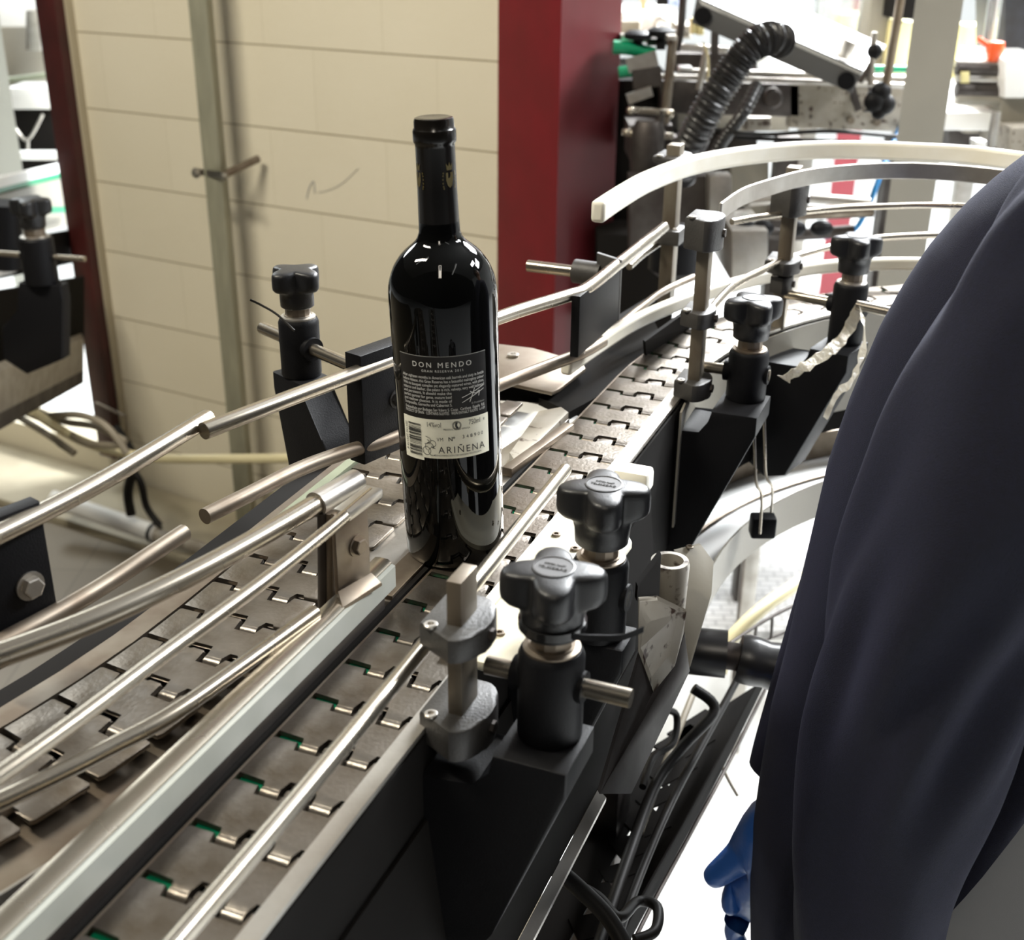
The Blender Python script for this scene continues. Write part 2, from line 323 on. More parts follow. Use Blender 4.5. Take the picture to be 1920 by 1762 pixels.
# red column at the right end of the block wall
c1 = PY(1046, 300, 2.62); c1.z = 0; rl = onwall(933, 300, 0.0); rl.z = 0
rr = PY(1166, 30, 2.78); rr.z = 0
H = 4.6
back = rl + (rr - c1)
col = thing('red_column', c1, 'dark red painted steel column at the right end of the block wall', 'column')
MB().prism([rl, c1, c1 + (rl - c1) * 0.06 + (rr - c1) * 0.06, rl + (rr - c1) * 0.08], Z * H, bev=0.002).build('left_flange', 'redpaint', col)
MB().prism([c1 + (rl - c1) * 0.001, rr, rr + (rl - c1) * 0.9, rl + (rr - c1) * 0.08, c1 + (rl - c1) * 0.06 + (rr - c1) * 0.06], Z * H, bev=0.002).build('right_face', mat('red_paint_shaded', (0.115, 0.010, 0.014), 0, 0.5, nscale=6, col2=(0.09, 0.008, 0.01)), col, label='red face with its shade painted in')  # column red darkened in the colour for the side turned from the light
# maroon door post at the wall's left end
a = onwall(117, 30, 0.0); a.z = 0
dp = thing('door_post', a + Z * tpz, 'narrow maroon steel door post at the left end of the block wall', 'post')
MB().box(a + Z * (tpz / 2 + 1.7), 0.075, 0.11, 3.4 - tpz, (WD, WN, Z), 0.003).build('post_body', 'maroon', dp)
MB().box(a + Z * (tpz / 2 + 1.7) - WD * 0.043, 0.010, 0.05, 3.4 - tpz, (WD, WN, Z), 0.002).build('jamb_strip', mat('beige_jamb_paint', (0.40, 0.35, 0.25), 0, 0.55), dp)
# galvanised post in front of the wall with its pipe clamp
g = onwall(378, 30, 0.10); g.z = 0
gp = thing('galvanised_post', g, 'greenish galvanised square post standing in front of the cream block wall', 'post')
ga = (WD * math.cos(R(-22)) + WN * math.sin(R(-22))).normalized(); gb = Z.cross(ga)
MB().box(g + Z * 1.8, 0.048, 0.045, 3.6, (ga, gb, Z), 0.004).build('post_body', 'postgreen', gp)
cl = onwall(398, 326, 0.125); cz = cl.z
b = MB()
for sgn in (-1, 1): b.beam(cl + WD * 0.045 + WN * .0, cl - WD * 0.05, 0.004, 0.016)
b.build('clamp_band', 'steel', gp)
bolt(cl + WD * 0.043 - WN * .012, -WN, 0.010, gp, 'steel'); 
MB().cyl(cl - WD * 0.035, cl - WD * 0.07 + WN * 0.10 + Z * .03, 0.010, seg=14).build('wall_stud', 'brown_steel', gp)
bolt(cl - WD * 0.045 - WN * .008, -WN, 0.008, gp, 'steel')
# scuff marks on the wall
sc = MB()
sc.tube([onwall(x, y, 0.0015) for x, y in ((575, 372), (580, 352), (588, 340), (590, 362))], 0.0016, 6)
sc.tube([onwall(x, y, 0.0012) for x, y in ((597, 360), (612, 358), (640, 345), (672, 316))], 0.0008, 6)
tg(sc.build('scuff_mark', 'greyink'), 'small pencil-like scuff on the block wall left of the bottle neck', 'scuff mark')
# grey column on the right, far side of the curve
def column(name, pxl, pxr, py, y, depth, m, label, cat='column', h=4.6):
    a = PY(pxl, py, y); b_ = PY(pxr, py, y); a.z = b_.z = 0; w = V3(a.x, a.y, 0).normalized() * depth; v = b_ - a
    return tg(MB().prism([a, b_, b_ + w, a + w], Z * h, bev=0.004).build(name, m, origin=a), label, cat)
column('grey_column', 1716, 1806, 5, 2.35, 0.10, 'greypaint', 'wide grey-beige painted steel column behind the conveyor curve')
column('red_column', 1568, 1614, 260, 5.6, 0.2, mat('bright_red_paint', (0.17, 0.008, 0.016), 0, 0.5), 'small far-away red column seen under the white guide rail')
column('pale_column', -40, 12, 120, 4.7, 0.10, mat('pale_grey_paint', (0.40, 0.42, 0.40), 0, 0.5), 'pale grey column at the left edge of the picture')

# ================================================================== CHAIN CONVEYORS
PITCHL = 0.0412
LINK = [(0, 0), (.018, 0), (.0188, -.0055), (.0300, -.0055), (.0308, .0045), (.0495, .0045), (.0510, -.0070), (.0630, -.0070), (.0640, .0015), (.0700, .0015), (.0710, -.001), (.0815, -.001),
        (.083, .002), (.083, PITCHL - .0055), (.0815, PITCHL - .0045), (.0655, PITCHL - .0045), (.0655, PITCHL - .0145), (.0485, PITCHL - .0145), (.0475, PITCHL - .0030), (.0460, PITCHL - .0012), (.0375, PITCHL - .0012), (.0350, PITCHL - .0040), (.0340, PITCHL - .0130),
        (.0172, PITCHL - .0130), (.0165, PITCHL - .0052), (.0015, PITCHL - .0052), (0, PITCHL - .0065)]
def link_mesh(mname, wd=.083):
    b = MB(); b.prism([V3(min(x, wd), y, -0.0032) for x, y in LINK if x <= .0712 or y < .001 and x != .083 or y > .02 or x == .083], V3(0, 0, 0.0032), bev=0.0006)
    # rolled hinge barrels under the tabs and the pin
    b.cyl((.0189, -.0055, -.0046), (.0299, -.0055, -.0046), .0044, seg=16); b.cyl((.0511, -.0072, -.0048), (.0629, -.0072, -.0048), .0046, seg=16)
    b.cyl((.0330, PITCHL - .004, -.0052), (.0473, PITCHL - .004, -.0052), .0046, seg=12); b.cyl((.006, PITCHL - .0055, -.0065), (.077, PITCHL - .0055, -.0065), .0026, seg=8)
    return b
def chain(name, label, places, mats, group, wd=.083):
    root = thing(name, places[len(places) // 2][0], label, 'conveyor chain', group); first = None
    for i, (p, h) in enumerate(places):
        if first is None:
            first = link_mesh('link', wd).build('link', mats, None, sm=30, origin=(0, 0, 0)); o = first
        else: o = first.copy(); C.objects.link(o)
        o.parent = root; o.location = p - root.location; o.rotation_euler = (random.uniform(-.002, .002), random.uniform(-.002, .002), -h)
    return root
# chain A: straight, then a right-hand curve
pa = []; s = 0.3313 - 11 * PITCHL; S_ARC = 1.157
while s < S_ARC: pa.append((ST(s, -.3445), AU)); s += PITCHL
RA = 0.60; cenA = ST(S_ARC, -.3445 + RA); dphi = PITCHL / (RA - .03); phi = (s - S_ARC) / (RA - 0.03)
def arcA(r, phi, z=0.0):          # point on the curve of chain A: radius r about its centre, turned phi on from the straight
    h = AU + phi; n = V3(math.cos(h), -math.sin(h), 0); return cenA - n * r + Z * z
while phi < R(82): pa.append((arcA(RA, phi), AU + phi)); phi += dphi
chain('slat_chain', 'steel slat-top chain carrying the bottle and curving away to the right', pa, 'chain', None, .0765)
# chain B: a left-hand curve coming in, then straight, ends behind the bottle
BU = R(20.6); b0 = P(344.8, 1134) ; RB = 0.765
nB = V3(math.cos(BU), -math.sin(BU), 0); uB = V3(math.sin(BU), math.cos(BU), 0); cenB = b0 - nB * RB
pb = []; k = 0
def arcB(r, phi, z=0.0):
    h = BU + phi; n = V3(math.cos(h), -math.sin(h), 0); return cenB + n * r + Z * z
for k in range(16, 0, -1): ph = k * PITCHL / (RB + .03); pb.append((arcB(RB, ph), BU + ph - 0.02))
for k in range(0, 11): pb.append((b0 + uB * (k * PITCHL), BU))
chain('slat_chain', 'steel slat-top chain on the left that runs in behind the bottle', pb, 'chain', None)
def pathB(off, z, s1=0.44, a0=R(52)):     # parallel to chain B's left edge, off to the right, from the curve to s1
    pts = [arcB(RB + off, a0 - i * a0 / 14, z) for i in range(14)]; pts += [b0 + nB * off + uB * (s1 * i / 6) + Z * z for i in range(7)]; return pts
def pathA(off, z, s0=-.12, a1=R(82), n=22):       # parallel to chain A's left edge, off to the right
    pts = [ST(s0 + (S_ARC - s0) * i / 6, -.3445 + off, z) for i in range(6)]; pts += [arcA(RA - off, a1 * i / n, z) for i in range(n + 1)]; return pts

fr = thing('conveyor_frame', ST(0.7, -.30, 0) - Z * BELT, 'steel frame of the main conveyor under the bottle and along the curve', 'conveyor frame')
def st_strip(s0, s1, t0, t1, z, th, vec=None):
    return MB().strip([ST(s0, t0, z), ST(s1, t0, z)], [ST(s0, t1, z), ST(s1, t1, z)], Z * -th)
# right-hand cover strip (steel near, steel far) and cream plastic section between
st_strip(-.12, 0.600, -.2762, -.2655, 0.0022, 0.0035).build('edge_strip', 'steel', fr)
b = MB().strip(pathA(.0630, .0022, 0.865), pathA(.0770, .0026, 0.865), Z * -.004); b.build('edge_strip', 'steel', fr)
b = MB().prism([ST(0.604, -.2885, .003), ST(0.604, -.245, .003), ST(0.66, -.226, .003), ST(0.80, -.222, .003), ST(0.865, -.262, .003), ST(0.865, -.2840, .003)], Z * -.007, bev=.0012); b.build('wear_plate', 'cream', fr)
st_strip(0.604, 0.865, -.2900, -.2810, 0.0048, 0.005).build('wear_strip', 'cream', fr)
for x, y in ((1043, 1003), (937, 1188), (1078, 1030)): socket_screw(P(x, y, .0032), Z, .0035, fr, m='brown_steel')
MB().box(P(1188, 897, .012), 0.030, 0.022, 0.020, (N, U, Z), .004).build('end_block', 'whiteplastic', fr)
# left edge: thin rail, with green wear strip showing in the gaps
MB().strip(pathA(-.0085, -.001, -.12)[:6], pathA(-.0045, -.001, -.12)[:6], Z * -.03).build('side_rail', 'dark', fr)
MB().strip(pathA(-.0022, -.001, -.12), pathA(-.0004, -.001, -.12), Z * -.03).build('side_rail', 'brown_steel', fr)
MB().strip(pathA(.0006, -.0045, -.12), pathA(.0160, -.0045, -.12), Z * -.006).build('wear_strip', 'green', fr)
MB().strip(pathA(.0650, -.0125, -.12), pathA(.0790, -.0125, -.12), Z * -.006).build('wear_strip', 'dark', fr)
# side plates down from the chain, right plate with a folded lip, floor pan between
MB().strip(pathA(.0780, -.002, -.12, R(82)), pathA(.0800, -.002, -.12, R(82)), Z * -.15).build('side_plate', 'dark', fr)
MB().strip(pathA(-.0030, -.03, -.12, R(82)), pathA(-.0015, -.03, -.12, R(82)), Z * -.11).build('side_plate', 'dark', fr)
MB().strip(pathA(-.0030, -.13, -.12, R(82)), pathA(.0790, -.13, -.12, R(82)), Z * -.004).build('bottom_pan', 'dark', fr)
# curved inner skirt of the bend, its wide top ring whitened for glare and the lower ring
def ring(r0, r1, z, a0, a1, th, name, m, par=fr, n=22):
    return MB().strip([arcA(r0, a0 + (a1 - a0) * i / n, z) for i in range(n + 1)], [arcA(r1, a0 + (a1 - a0) * i / n, z) for i in range(n + 1)], Z * -th).build(name, m, par)
ring(.5210, .5190, -.002, R(-8), R(82), .125, 'bend_skirt', 'greypaint')
# legs
for s_, t_ in ((0.35, -.30), (1.02, -.30)):
    MB().box(ST(s_, t_, -.695), 0.05, 0.05, 1.11, (N, U, Z), .004).build('leg', 'dark_steel', fr)
MB().box(arcA(.56, R(70), -.695), 0.05, 0.05, 1.11, (N, U, Z), .004).build('leg', 'dark_steel', fr)

# centre divider: square bar with a white plastic flank, then the bronze dead plate
dv = thing('divider_bar', ST(0.45, -.357, -.03), 'long bright steel bar with a white plastic flank between the two chains', 'divider bar')
E0 = 0.655
b = MB(); prof = [(-.3650, .010), (-.3650, .0295), (-.3635, .0318), (-.3600, .0325), (-.3535, .0322), (-.3510, .0305), (-.3510, .010)]
b.prism([ST(-.12, t, z) for t, z in prof], U * (E0 + .12)); b.build('steel_cap', 'rod', dv)
MB().strip([ST(-.12, -.3509, .0292), ST(E0, -.3509, .0292)], [ST(-.12, -.3482, .0282), ST(E0, -.3482, .0282)], Z * -.0162).build('plastic_flank', 'whiteband', dv)
MB().strip([ST(-.12, -.3640, .010), ST(E0 - .01, -.3640, .010)], [ST(-.12, -.3520, .010), ST(E0 - .01, -.3520, .010)], Z * -.10).build('web_plate', 'dark_steel', dv)
dpz = -.003
dd = thing('dead_plate', ST(0.74, -.375, dpz - .01), 'flat steel transfer plate between the two chains beside the bottle', 'transfer plate')
MB().prism([ST(E0 + .002, -.402, dpz), ST(E0 + .002, -.3515, dpz), ST(1.03, -.3545, dpz), ST(1.01, -.375, dpz), ST(0.80, -.4065, dpz)], Z * -.008, bev=.001).build('plate', 'steel', dd)
MB().prism([ST(E0 + .004, -.3725, .001), ST(E0 + .004, -.3535, .001), ST(0.757, -.3535, .001), ST(0.792, -.3720, .001)], Z * -.005, bev=.0008).build('bronze_insert', 'brown_steel', dd, label='brownish worn insert')
MB().prism([P(968, 868, .004), P(1066, 772, .004), P(1052, 762, .004), P(1010, 770, .004), P(955, 848, .004)], Z * -.010, bev=.001).build('wedge_bar', 'stained', dd)
MB().beam(P(950, 885, .001), P(1068, 800, .001), .010, .008, bev=.001).build('wedge_bar', 'brown_steel', dd)
# chain B frame
fb = thing('conveyor_frame', b0 - Z * BELT, 'steel frame of the side conveyor coming in from the lower left', 'conveyor frame')
MB().strip(pathB(-.0200, -.001), pathB(-.0028, -.001), Z * -.02).build('edge_strip', 'brown_steel', fb)
MB().strip(pathB(-.0500, -.012), pathB(-.0210, -.012), Z * -.006).build('edge_strip', 'dark', fb)
MB().strip(pathB(-.0230, -.016), pathB(-.0210, -.016), Z * -.16).build('side_plate', 'dark_steel', fb)
MB().strip(pathB(.0020, -.0108), pathB(.0165, -.0108), Z * -.006).build('wear_strip', 'dark', fb)
MB().strip(pathB(.0510, -.0108), pathB(.1060, -.0108, .30), Z * -.003).build('edge_strip', 'brown_steel', fb)
MB().strip(pathB(.1060, -.0090, .25), pathB(.1080, -.0090, .25), Z * -.14).build('side_plate', 'beigeedge' if 'beigeedge' in M else 'steel', fb)
MB().strip(pathB(-.02, -.15), pathB(.105, -.15), Z * -.004).build('bottom_pan', 'dark', fb)
tail = [b0 + uB * s_ - nB * .010 + Z * .002 for s_ in (.14, .22, .34, .46)]; tail2 = [p - nB * -.0085 for p in tail]
MB().strip(tail, tail2, Z * -.02).build('wear_strip', 'greenish', fb)
for s_ in (-.12, .38): MB().box(b0 + uB * s_ + nB * .04 - Z * .705, 0.05, 0.05, 1.09, (nB, uB, Z), .004).build('leg', 'dark_steel', fb)
# end cover plate of chain B
MB().prism([P(930, 985, -.012), P(925, 750, -.012), P(1010, 755, -.012), P(1085, 780, -.012), P(1012, 875, -.012)], Z * -.006).build('white_pad', 'white', dd)
cp = thing('cover_plate', P(1000, 690, 0.004), 'rounded grey steel cover plate behind the bottle at the end of the left chain', 'cover plate')
MB().prism([P(900, 640, .008), P(1000, 652, .008), P(1092, 678, .008), P(1098, 690, .008), P(1050, 728, .008), P(1035, 735, .008), P(930, 712, .008), P(880, 690, .008)], Z * -.004, bev=.0010).build('plate', 'brown_steel', cp)
MB().prism([P(905, 655, .003), P(1085, 690, .003), P(1040, 728, .003), P(890, 700, .003)], Z * -.06).build('plate_support', 'dark', cp)
socket_screw(P(962, 667, .0085), Z, .006, cp)
MB().prism([P(1010, 745, -.004), P(1060, 690, -.004), P(1160, 590, -.004), P(1210, 560, -.004), P(1225, 600, -.004), P(1240, 628, -.004), P(1130, 738, -.004), P(1068, 772, -.004)], Z * -.08).build('chain_return_housing', 'dark', cp)
MB().prism([P(1210, 640, .03), P(1300, 575, .03), P(1300, 612, -.002), P(1212, 668, -.002)], U * .004 + N * -.004).build('side_guard', 'dark', cp)

# ================================================================== GUIDE RAILS
def rail(name, pts, r, m, label, cat='guide rail', group=None, seg=20, n=8):
    return tg(MB().tube(pts, r, seg, n).build(name, m), label, cat, group)
PX = lambda z, *pts: [P(x, y, z) for x, y in pts]
rail('guide_rod', [ST(-.10, -.2635, .05), ST(.15, -.2665, .05), ST(.45, -.2685, .05), ST(.806, -.2793, .05)], .0050, 'rod', 'single polished steel rod running along the front of the bottle over the main chain')
rail('guide_rail', PX(.11, (1245, 426), (1165, 490), (1100, 541), (1060, 556), (940, 594), (740, 672), (560, 740), (382, 808)), .0062, 'rod', 'upper steel guide rail that passes behind the bottle with a cut left end')
rail('guide_rail', PX(.045, (1130, 640), (1090, 662), (1030, 685), (940, 720), (840, 765), (740, 818), (640, 850), (560, 880), (470, 925), (384, 968)), .0060, 'brown_steel', 'lower dull guide rail that passes behind the bottle with a cut left end')
rail('guide_rail', PX(.11, (-160, 1072), (0, 1000), (200, 897), (390, 783)), .0062, 'rod', 'upper steel guide rail at the left edge held by the black block')
rail('guide_rail', PX(.045, (-120, 1262), (0, 1206), (170, 1112), (345, 998)), .0060, 'brown_steel', 'lower dull guide rail at the left edge behind the black block')
rail('guide_rail', PX(.085, (-140, 1272), (0, 1228), (180, 1160), (360, 1076), (520, 988), (655, 908)), .0068, 'rod', 'thick bright inner guide rail ending in the steel bracket sleeve')
rail('guide_rod', PX(.09, (-120, 1530), (0, 1452), (150, 1345), (300, 1232), (500, 1085), (610, 998), (696, 925)), .0042, 'rod', 'thin bright inner guide rod ending beside the steel bracket sleeve')
rail('guide_rod', PX(.034, (-100, 1548), (0, 1502), (120, 1445), (200, 1404), (320, 1340), (450, 1250), (590, 1148)), .0050, 'rod', 'lowest inner guide rod running down to the foot of the steel bracket')
# outer guide of the bend: two white plastic rails
def flat_rail(name, pts, w, h, m, label, cat, n=8):
    pts = smooth_path(pts, n); L = []; Rr = []
    for i, p in enumerate(pts):
        d = (pts[min(i + 1, len(pts) - 1)] - pts[max(i - 1, 0)]).normalized(); x = d.cross(Z).normalized(); L.append(p - x * w / 2 + Z * h / 2); Rr.append(p + x * w / 2 + Z * h / 2)
    b = MB(); b.strip(L, Rr, Z * -h)
    o = tg(b.build(name, m, sm=40), label, cat)
    bv = o.modifiers.new('bevel', 'BEVEL'); bv.width = min(w, h) * 0.28; bv.segments = 3; return o
flat_rail('plastic_guide_rail', PX(.18, (1120, 398), (1165, 368), (1215, 340), (1290, 312), (1380, 294), (1490, 283), (1600, 281), (1720, 285), (1830, 292), (1980, 312)), .014, .021, 'whiteplastic', 'thick white plastic guide rail arching over the outside of the bend', 'guide rail')
flat_rail('plastic_guide_rail', PX(.028, (1060, 690), (1110, 655), (1180, 610), (1250, 577), (1340, 545), (1430, 520), (1540, 501), (1640, 495), (1740, 495), (1860, 500)), .012, .016, 'whiteplastic', 'lower white plastic guide rail hugging the outside of the chain bend', 'guide rail')
# inner guide of the bend
flat_rail('steel_guide_strip', PX(.176, (1350, 398), (1390, 370), (1440, 352), (1510, 333), (1600, 323), (1700, 320), (1800, 325), (1900, 336)), .003, .018, 'steel', 'flat steel guide strip on edge around the inside of the bend', 'guide strip')
rail('guide_rod', PX(.135, (1372, 416), (1420, 408), (1480, 400), (1560, 392), (1640, 388), (1740, 385), (1860, 388)), .0035, 'rod', 'steel guide rod below the flat strip inside the bend', n=6)
rail('guide_rod', PX(.08, (1316, 604), (1345, 565), (1380, 532), (1430, 506), (1480, 484), (1560, 462), (1650, 446), (1780, 440)), .0040, 'rod', 'lower steel guide rod inside the bend passing the far star knob', n=6)
rail('guide_rod', PX(.075, (1180, 500), (1215, 470), (1260, 444), (1310, 434)), .0038, 'rod', 'short curved guide rod between the black block and the far post', n=6)
rail('guide_rod', PX(.03, (1100, 648), (1150, 618), (1200, 578), (1240, 548), (1300, 520)), .0042, 'brown_steel', 'short lower guide rod beside the black block and the white rail', n=6)

# ------------------------------------------------------------------ D-shaped clamps on a flat post
def dclamp(c, side, h, r, parent, m='greyplastic', tr=1.0):        # flat side faces -side; rounded toward +side
    side = Vector(side).normalized(); al = Z.cross(side).normalized(); poly = []
    c = Vector(c); poly += [c - side * r * .75 - al * r * .55, c - side * r * .75 + al * r * 1.0]
    for i in range(13):
        a = PI / 2 - PI * i / 12; poly.append(c + side * (r * .55 * math.cos(a) + r * .12) + al * r * math.sin(a))
    return MB().prism(poly, Z * h, bev=r * .08).build('clamp', m, parent)
def rail_post(base, h, label, clamps, w=.014, d=.008, ax=None, m='wirewood', screws=True):
    base = Vector(base); ax = ax or (U, N, Z)
    t = thing('rail_post', base, label, 'rail post')
    MB().box(base + Z * h / 2, w, d, h, ax, .0006).build('post', m, t)
    for (z, hh, r, side) in clamps:
        c = dclamp(base + Z * z, side, hh, r, t)
        if screws: socket_screw(base + Z * (z + hh) - Vector(side).normalized() * r * .45 - U * r * .62, Z, .0040, c)
        bolt(base + Z * (z + hh * .5) + Vector(side).normalized() * r * .62, Vector(side), .0042, c, 'dark_steel', 'bolt')
    return t
# ------------------------------------------------------------------ star knob bracket
def knob_bracket(ax, zt, zb, label, rod, dirn=None, near=.0165, rb=.0175, kr=.0265, rot=0.0, badge=True, arm=True, armpoly=None, scale=1.0, collar=True, group=None, tilt=0.0, kz=.0):
    # ax: axis point at chain height, zb..zt the barrel, dirn: horizontal direction pointing away from the conveyor
    dn = (dirn or N); al = Z.cross(dn); ax = Vector(ax); base = ax + Z * zb; S = scale
    t = thing('guide_bracket', base, label, 'guide rail bracket', group); X = (dn, al, Z)
    MB().lathe(ax, [(rb * .98, zb), (rb, zb + .002), (rb, zt - .004), (rb * .94, zt - .0012), (rb * .90, zt)], 40, X).build('barrel', 'black', t)
    MB().lathe(ax, [(rb * .86, zt), (rb * .86, zt + .0015), (rb * .70, zt + .0022), (rb * .70, zt + .003)], 36, X).build('washer', 'brown_steel' if zt < .065 and S == 1 else 'steel', t)
    MB().lathe(ax, [(rb * .62, zt + .002), (rb * .62, zt + .016 * S)], 12, X).build('hub_nut', 'brown_steel', t, sm=20)
    k0 = zt + .012 * S + kz
    # knob: stem and four-lobed head lofted from cross sections
    def sect(r, lobe, h, n=64):
        out = []
        for i in range(n):
            a = 2 * PI * i / n; c4 = math.cos(2 * (a - rot)) ** 2 ; rr = r * (1 - lobe * (1 - c4 ** 0.75))
            out.append(ax + Z * (k0 + h * S) + dn * rr * math.cos(a) + al * rr * math.sin(a))
        return out
    b = MB(); rings = []
    for r, lo, h in ((.54, 0, 0), (.58, 0, .001), (.60, .02, .010), (.64, .10, .0155), (.74, .24, .018), (.90, .37, .0195), (.98, .42, .022), (1.0, .435, .0255), (1.0, .435, .033), (.985, .43, .0360), (.955, .425, .0378), (.90, .41, .0390), (.66, .28, .0400), (.44, .0, .0405)):
        rings.append([b.bm.verts.new(p) for p in sect(r * kr, lo, h)])
    for p, q in zip(rings, rings[1:]):
        for i in range(64): b.bm.faces.new([p[i], p[(i + 1) % 64], q[(i + 1) % 64], q[i]])
    b.bm.faces.new(rings[0][::-1]); b.bm.faces.new(rings[-1]); kn = b.build('knob', 'knob', t, sm=50)
    if badge:
        top = k0 + .0405 * S
        bd = MB().lathe(ax, [(kr * .40, top - .0006), (kr * .40, top + .0006), (kr * .37, top + .0008), (kr * .36, top + .0003)], 40, X).build('badge', 'badge', kn)
        if badge == 'text': 
            for i, (ln, yy, sz) in enumerate((('SYSTEM PLAST', .0022, .0019), ('TELESCOPIC', -.0020, .0030))):
                add_text(ln, ax + Z * (top + .0006) + al * yy, dn, al, sz, 'greyplastic', bd, .0002)
    if arm:
        poly = armpoly or [(-.0225, -.0005), (.0225, -.0005), (.0225, -.02), (-.040, -.150), (-.060, -.158), (-.110, -.138), (-.115, -.120), (-.078, -.048), (-.078, -.026), (-.032, -.026), (-.0225, -.012)]
        b = MB(); b.prism([base + dn * a * 1.0 + Z * z - al * near for a, z in poly], al * (near + .0165), bev=.002); b.build('arm', 'black', t)
    if rod:
        a0, a1, rz = rod; MB().cyl(ax + dn * a0 + Z * rz, ax + dn * a1 + Z * rz, .0056, seg=20).build('cross_rod', 'rod', t)
        if collar:
            b = MB(); b.cyl(ax + Z * rz - dn * (rb + .0035), ax + Z * rz - dn * (rb - .006), .0105); b.cyl(ax + Z * rz + dn * (rb + .0015), ax + Z * rz + dn * (rb - .006), .0095); b.build('collar', 'black', t)
    return t
def add_text(s, loc, xd, yd, size, m, parent=None, ext=0.0002, name='lettering', align='CENTER', extra=None, space=1.0):
    cu = bpy.data.curves.new(name, 'FONT'); cu.body = s; cu.size = size; cu.align_x = align; cu.align_y = 'CENTER'; cu.extrude = ext; cu.space_character = space
    if extra: cu.offset = extra
    cu.materials.append(M[m]); o = bpy.data.objects.new(name, cu); C.objects.link(o)
    xd = Vector(xd).normalized(); yd = Vector(yd).normalized(); mw = Matrix((xd, yd, xd.cross(yd))).transposed().to_4x4()
    bpy.context.view_layer.update(); me = bpy.data.meshes.new_from_object(o.evaluated_get(bpy.context.evaluated_depsgraph_get())); bpy.data.objects.remove(o)
    mw.translation = Vector(loc) - wloc(parent); me.transform(mw); o = bpy.data.objects.new(name, me); C.objects.link(o); o.parent = parent; return o

# front bracket and post (nearest the camera)
bf = V3(.0235, .5905, BELT)
armF = [(-.0225, -.0005), (.0225, -.0005), (.0225, -.018), (-.022, -.135), (-.034, -.160), (-.066, -.150), (-.068, -.110), (-.068, -.046), (-.068, -.026), (-.034, -.026), (-.0225, -.014)]
knob_bracket(bf, .058, .0, 'nearest black star-knob bracket with a cable tie around its neck', (-.040, .048, .036), rot=R(20), badge='text', armpoly=armF, near=.034, kz=-.001, rb=.0192, kr=.0300)
b2 = P(1127, 1040, .058); b2.z = BELT
knob_bracket(b2, .056, .0, 'second black star-knob bracket just behind the nearest one', (-.040, .02, .030), rot=R(20), badge='text', armpoly=armF, rb=.0185, kr=.0300)
tie = MB(); tc = bf + Z * .0775; tr = .0182
prev = None
ringp = [tc + V3(math.cos(a) * tr, math.sin(a) * tr, 0) for a in [2 * PI * i / 28 for i in range(29)]]
tie.strip([p - Z * 0 for p in ringp], [tc + (p - tc) * 1.07 for p in ringp], Z * -.0048)
ct = thing('cable_tie', tc - Z * .0048, 'glossy black cable tie looped under the nearest star knob with its tail sticking out right', 'cable tie')
tie.build('loop', mat('glossy_black_nylon', (.012, .012, .012), 0, .15), ct)
tl = [tc + N * .016 - U * .012 - Z * .004, tc + N * .028 - U * .008 - Z * .004, tc + N * .042 - U * .004 - Z * .0025, tc + N * .052 + U * .002 + Z * .0015]
MB().strip(smooth_path(tl), [p + Z * .0038 for p in smooth_path(tl)], U * .0010).build('tail', 'black', ct)
rail_post(V3(-.0275, .600, BELT - .004), .104, 'nearest flat steel rail post with two grey clamps and a chipped top', [(.060, .016, .0265, N), (-.006, .022, .0280, N)], w=.023, d=.009, m='wirewood')
# the block under the lower front clamp
# far bracket A and its post
armFar = [(-.0225, -.0005), (.0225, -.0005), (.0225, -.02), (-.035, -.160), (-.060, -.168), (-.105, -.140), (-.110, -.120), (-.090, -.048), (-.090, -.026), (-.032, -.026), (-.0225, -.012)]
kA = P(1397, 748, -.002); kA.z = BELT
knob_bracket(kA, .050, 0, 'black star-knob bracket on the inside of the bend beside the tall post', (-.050, .022, .026), rot=R(35), badge=True, rb=.0195, kr=.030, near=.050, armpoly=armFar)
pA = P(1303, 722, .012); pA.z = BELT
def post_h(base, px, py):    # height at which the vertical through base shows at py
    lo, hi = -.2, .34
    for _ in range(40):
        mid = (lo + hi) / 2; q = Vector((base.x, base.y, BELT + mid)) - CAM; yy = 881 - F_PX * q.dot(UP) / q.dot(FW)
        if yy > py: lo = mid
        else: hi = mid
    return lo
zt = post_h(pA, 0, 408)
rail_post(pA, zt, 'rusty flat rail post inside the bend with a round black top clamp', [(zt - .028, .030, .024, N), (.075, .016, .022, N), (.002, .018, .024, N)], w=.017, d=.012)
pB = P(1464, 566, .03); pB.z = BELT
zt = post_h(pB, 0, 312)
rail_post(pB, zt, 'second rusty flat rail post inside the bend, nearer the grey column', [(zt - .052, .034, .027, N), (zt - .118, .015, .027, N), (zt - .142, .020, .017, N)], w=.021, d=.015)
kB = P(1583, 640, .0); kB.z = BELT
dB = (arcA(1, R(55)) - arcA(2, R(55))).normalized()
knob_bracket(kB, .068, 0, 'farthest black star-knob bracket, in front of the grey column', (-.075, .02, .042), dirn=V3(math.cos(R(35)), -math.sin(R(35)), 0), rot=R(35), rb=.0190, kr=.0285, near=.045, armpoly=armFar)
pC = P(1268, 530, .03); pC.z = BELT; pC += (pC - cenA).normalized() * .014
zt = post_h(pC, 0, 270)
rail_post(pC, zt, 'rusty flat rail post holding the white plastic rails outside the bend', [(zt - .020, .008, .030, N), (zt - .115, .018, .022, -N)], w=.021, d=.016)
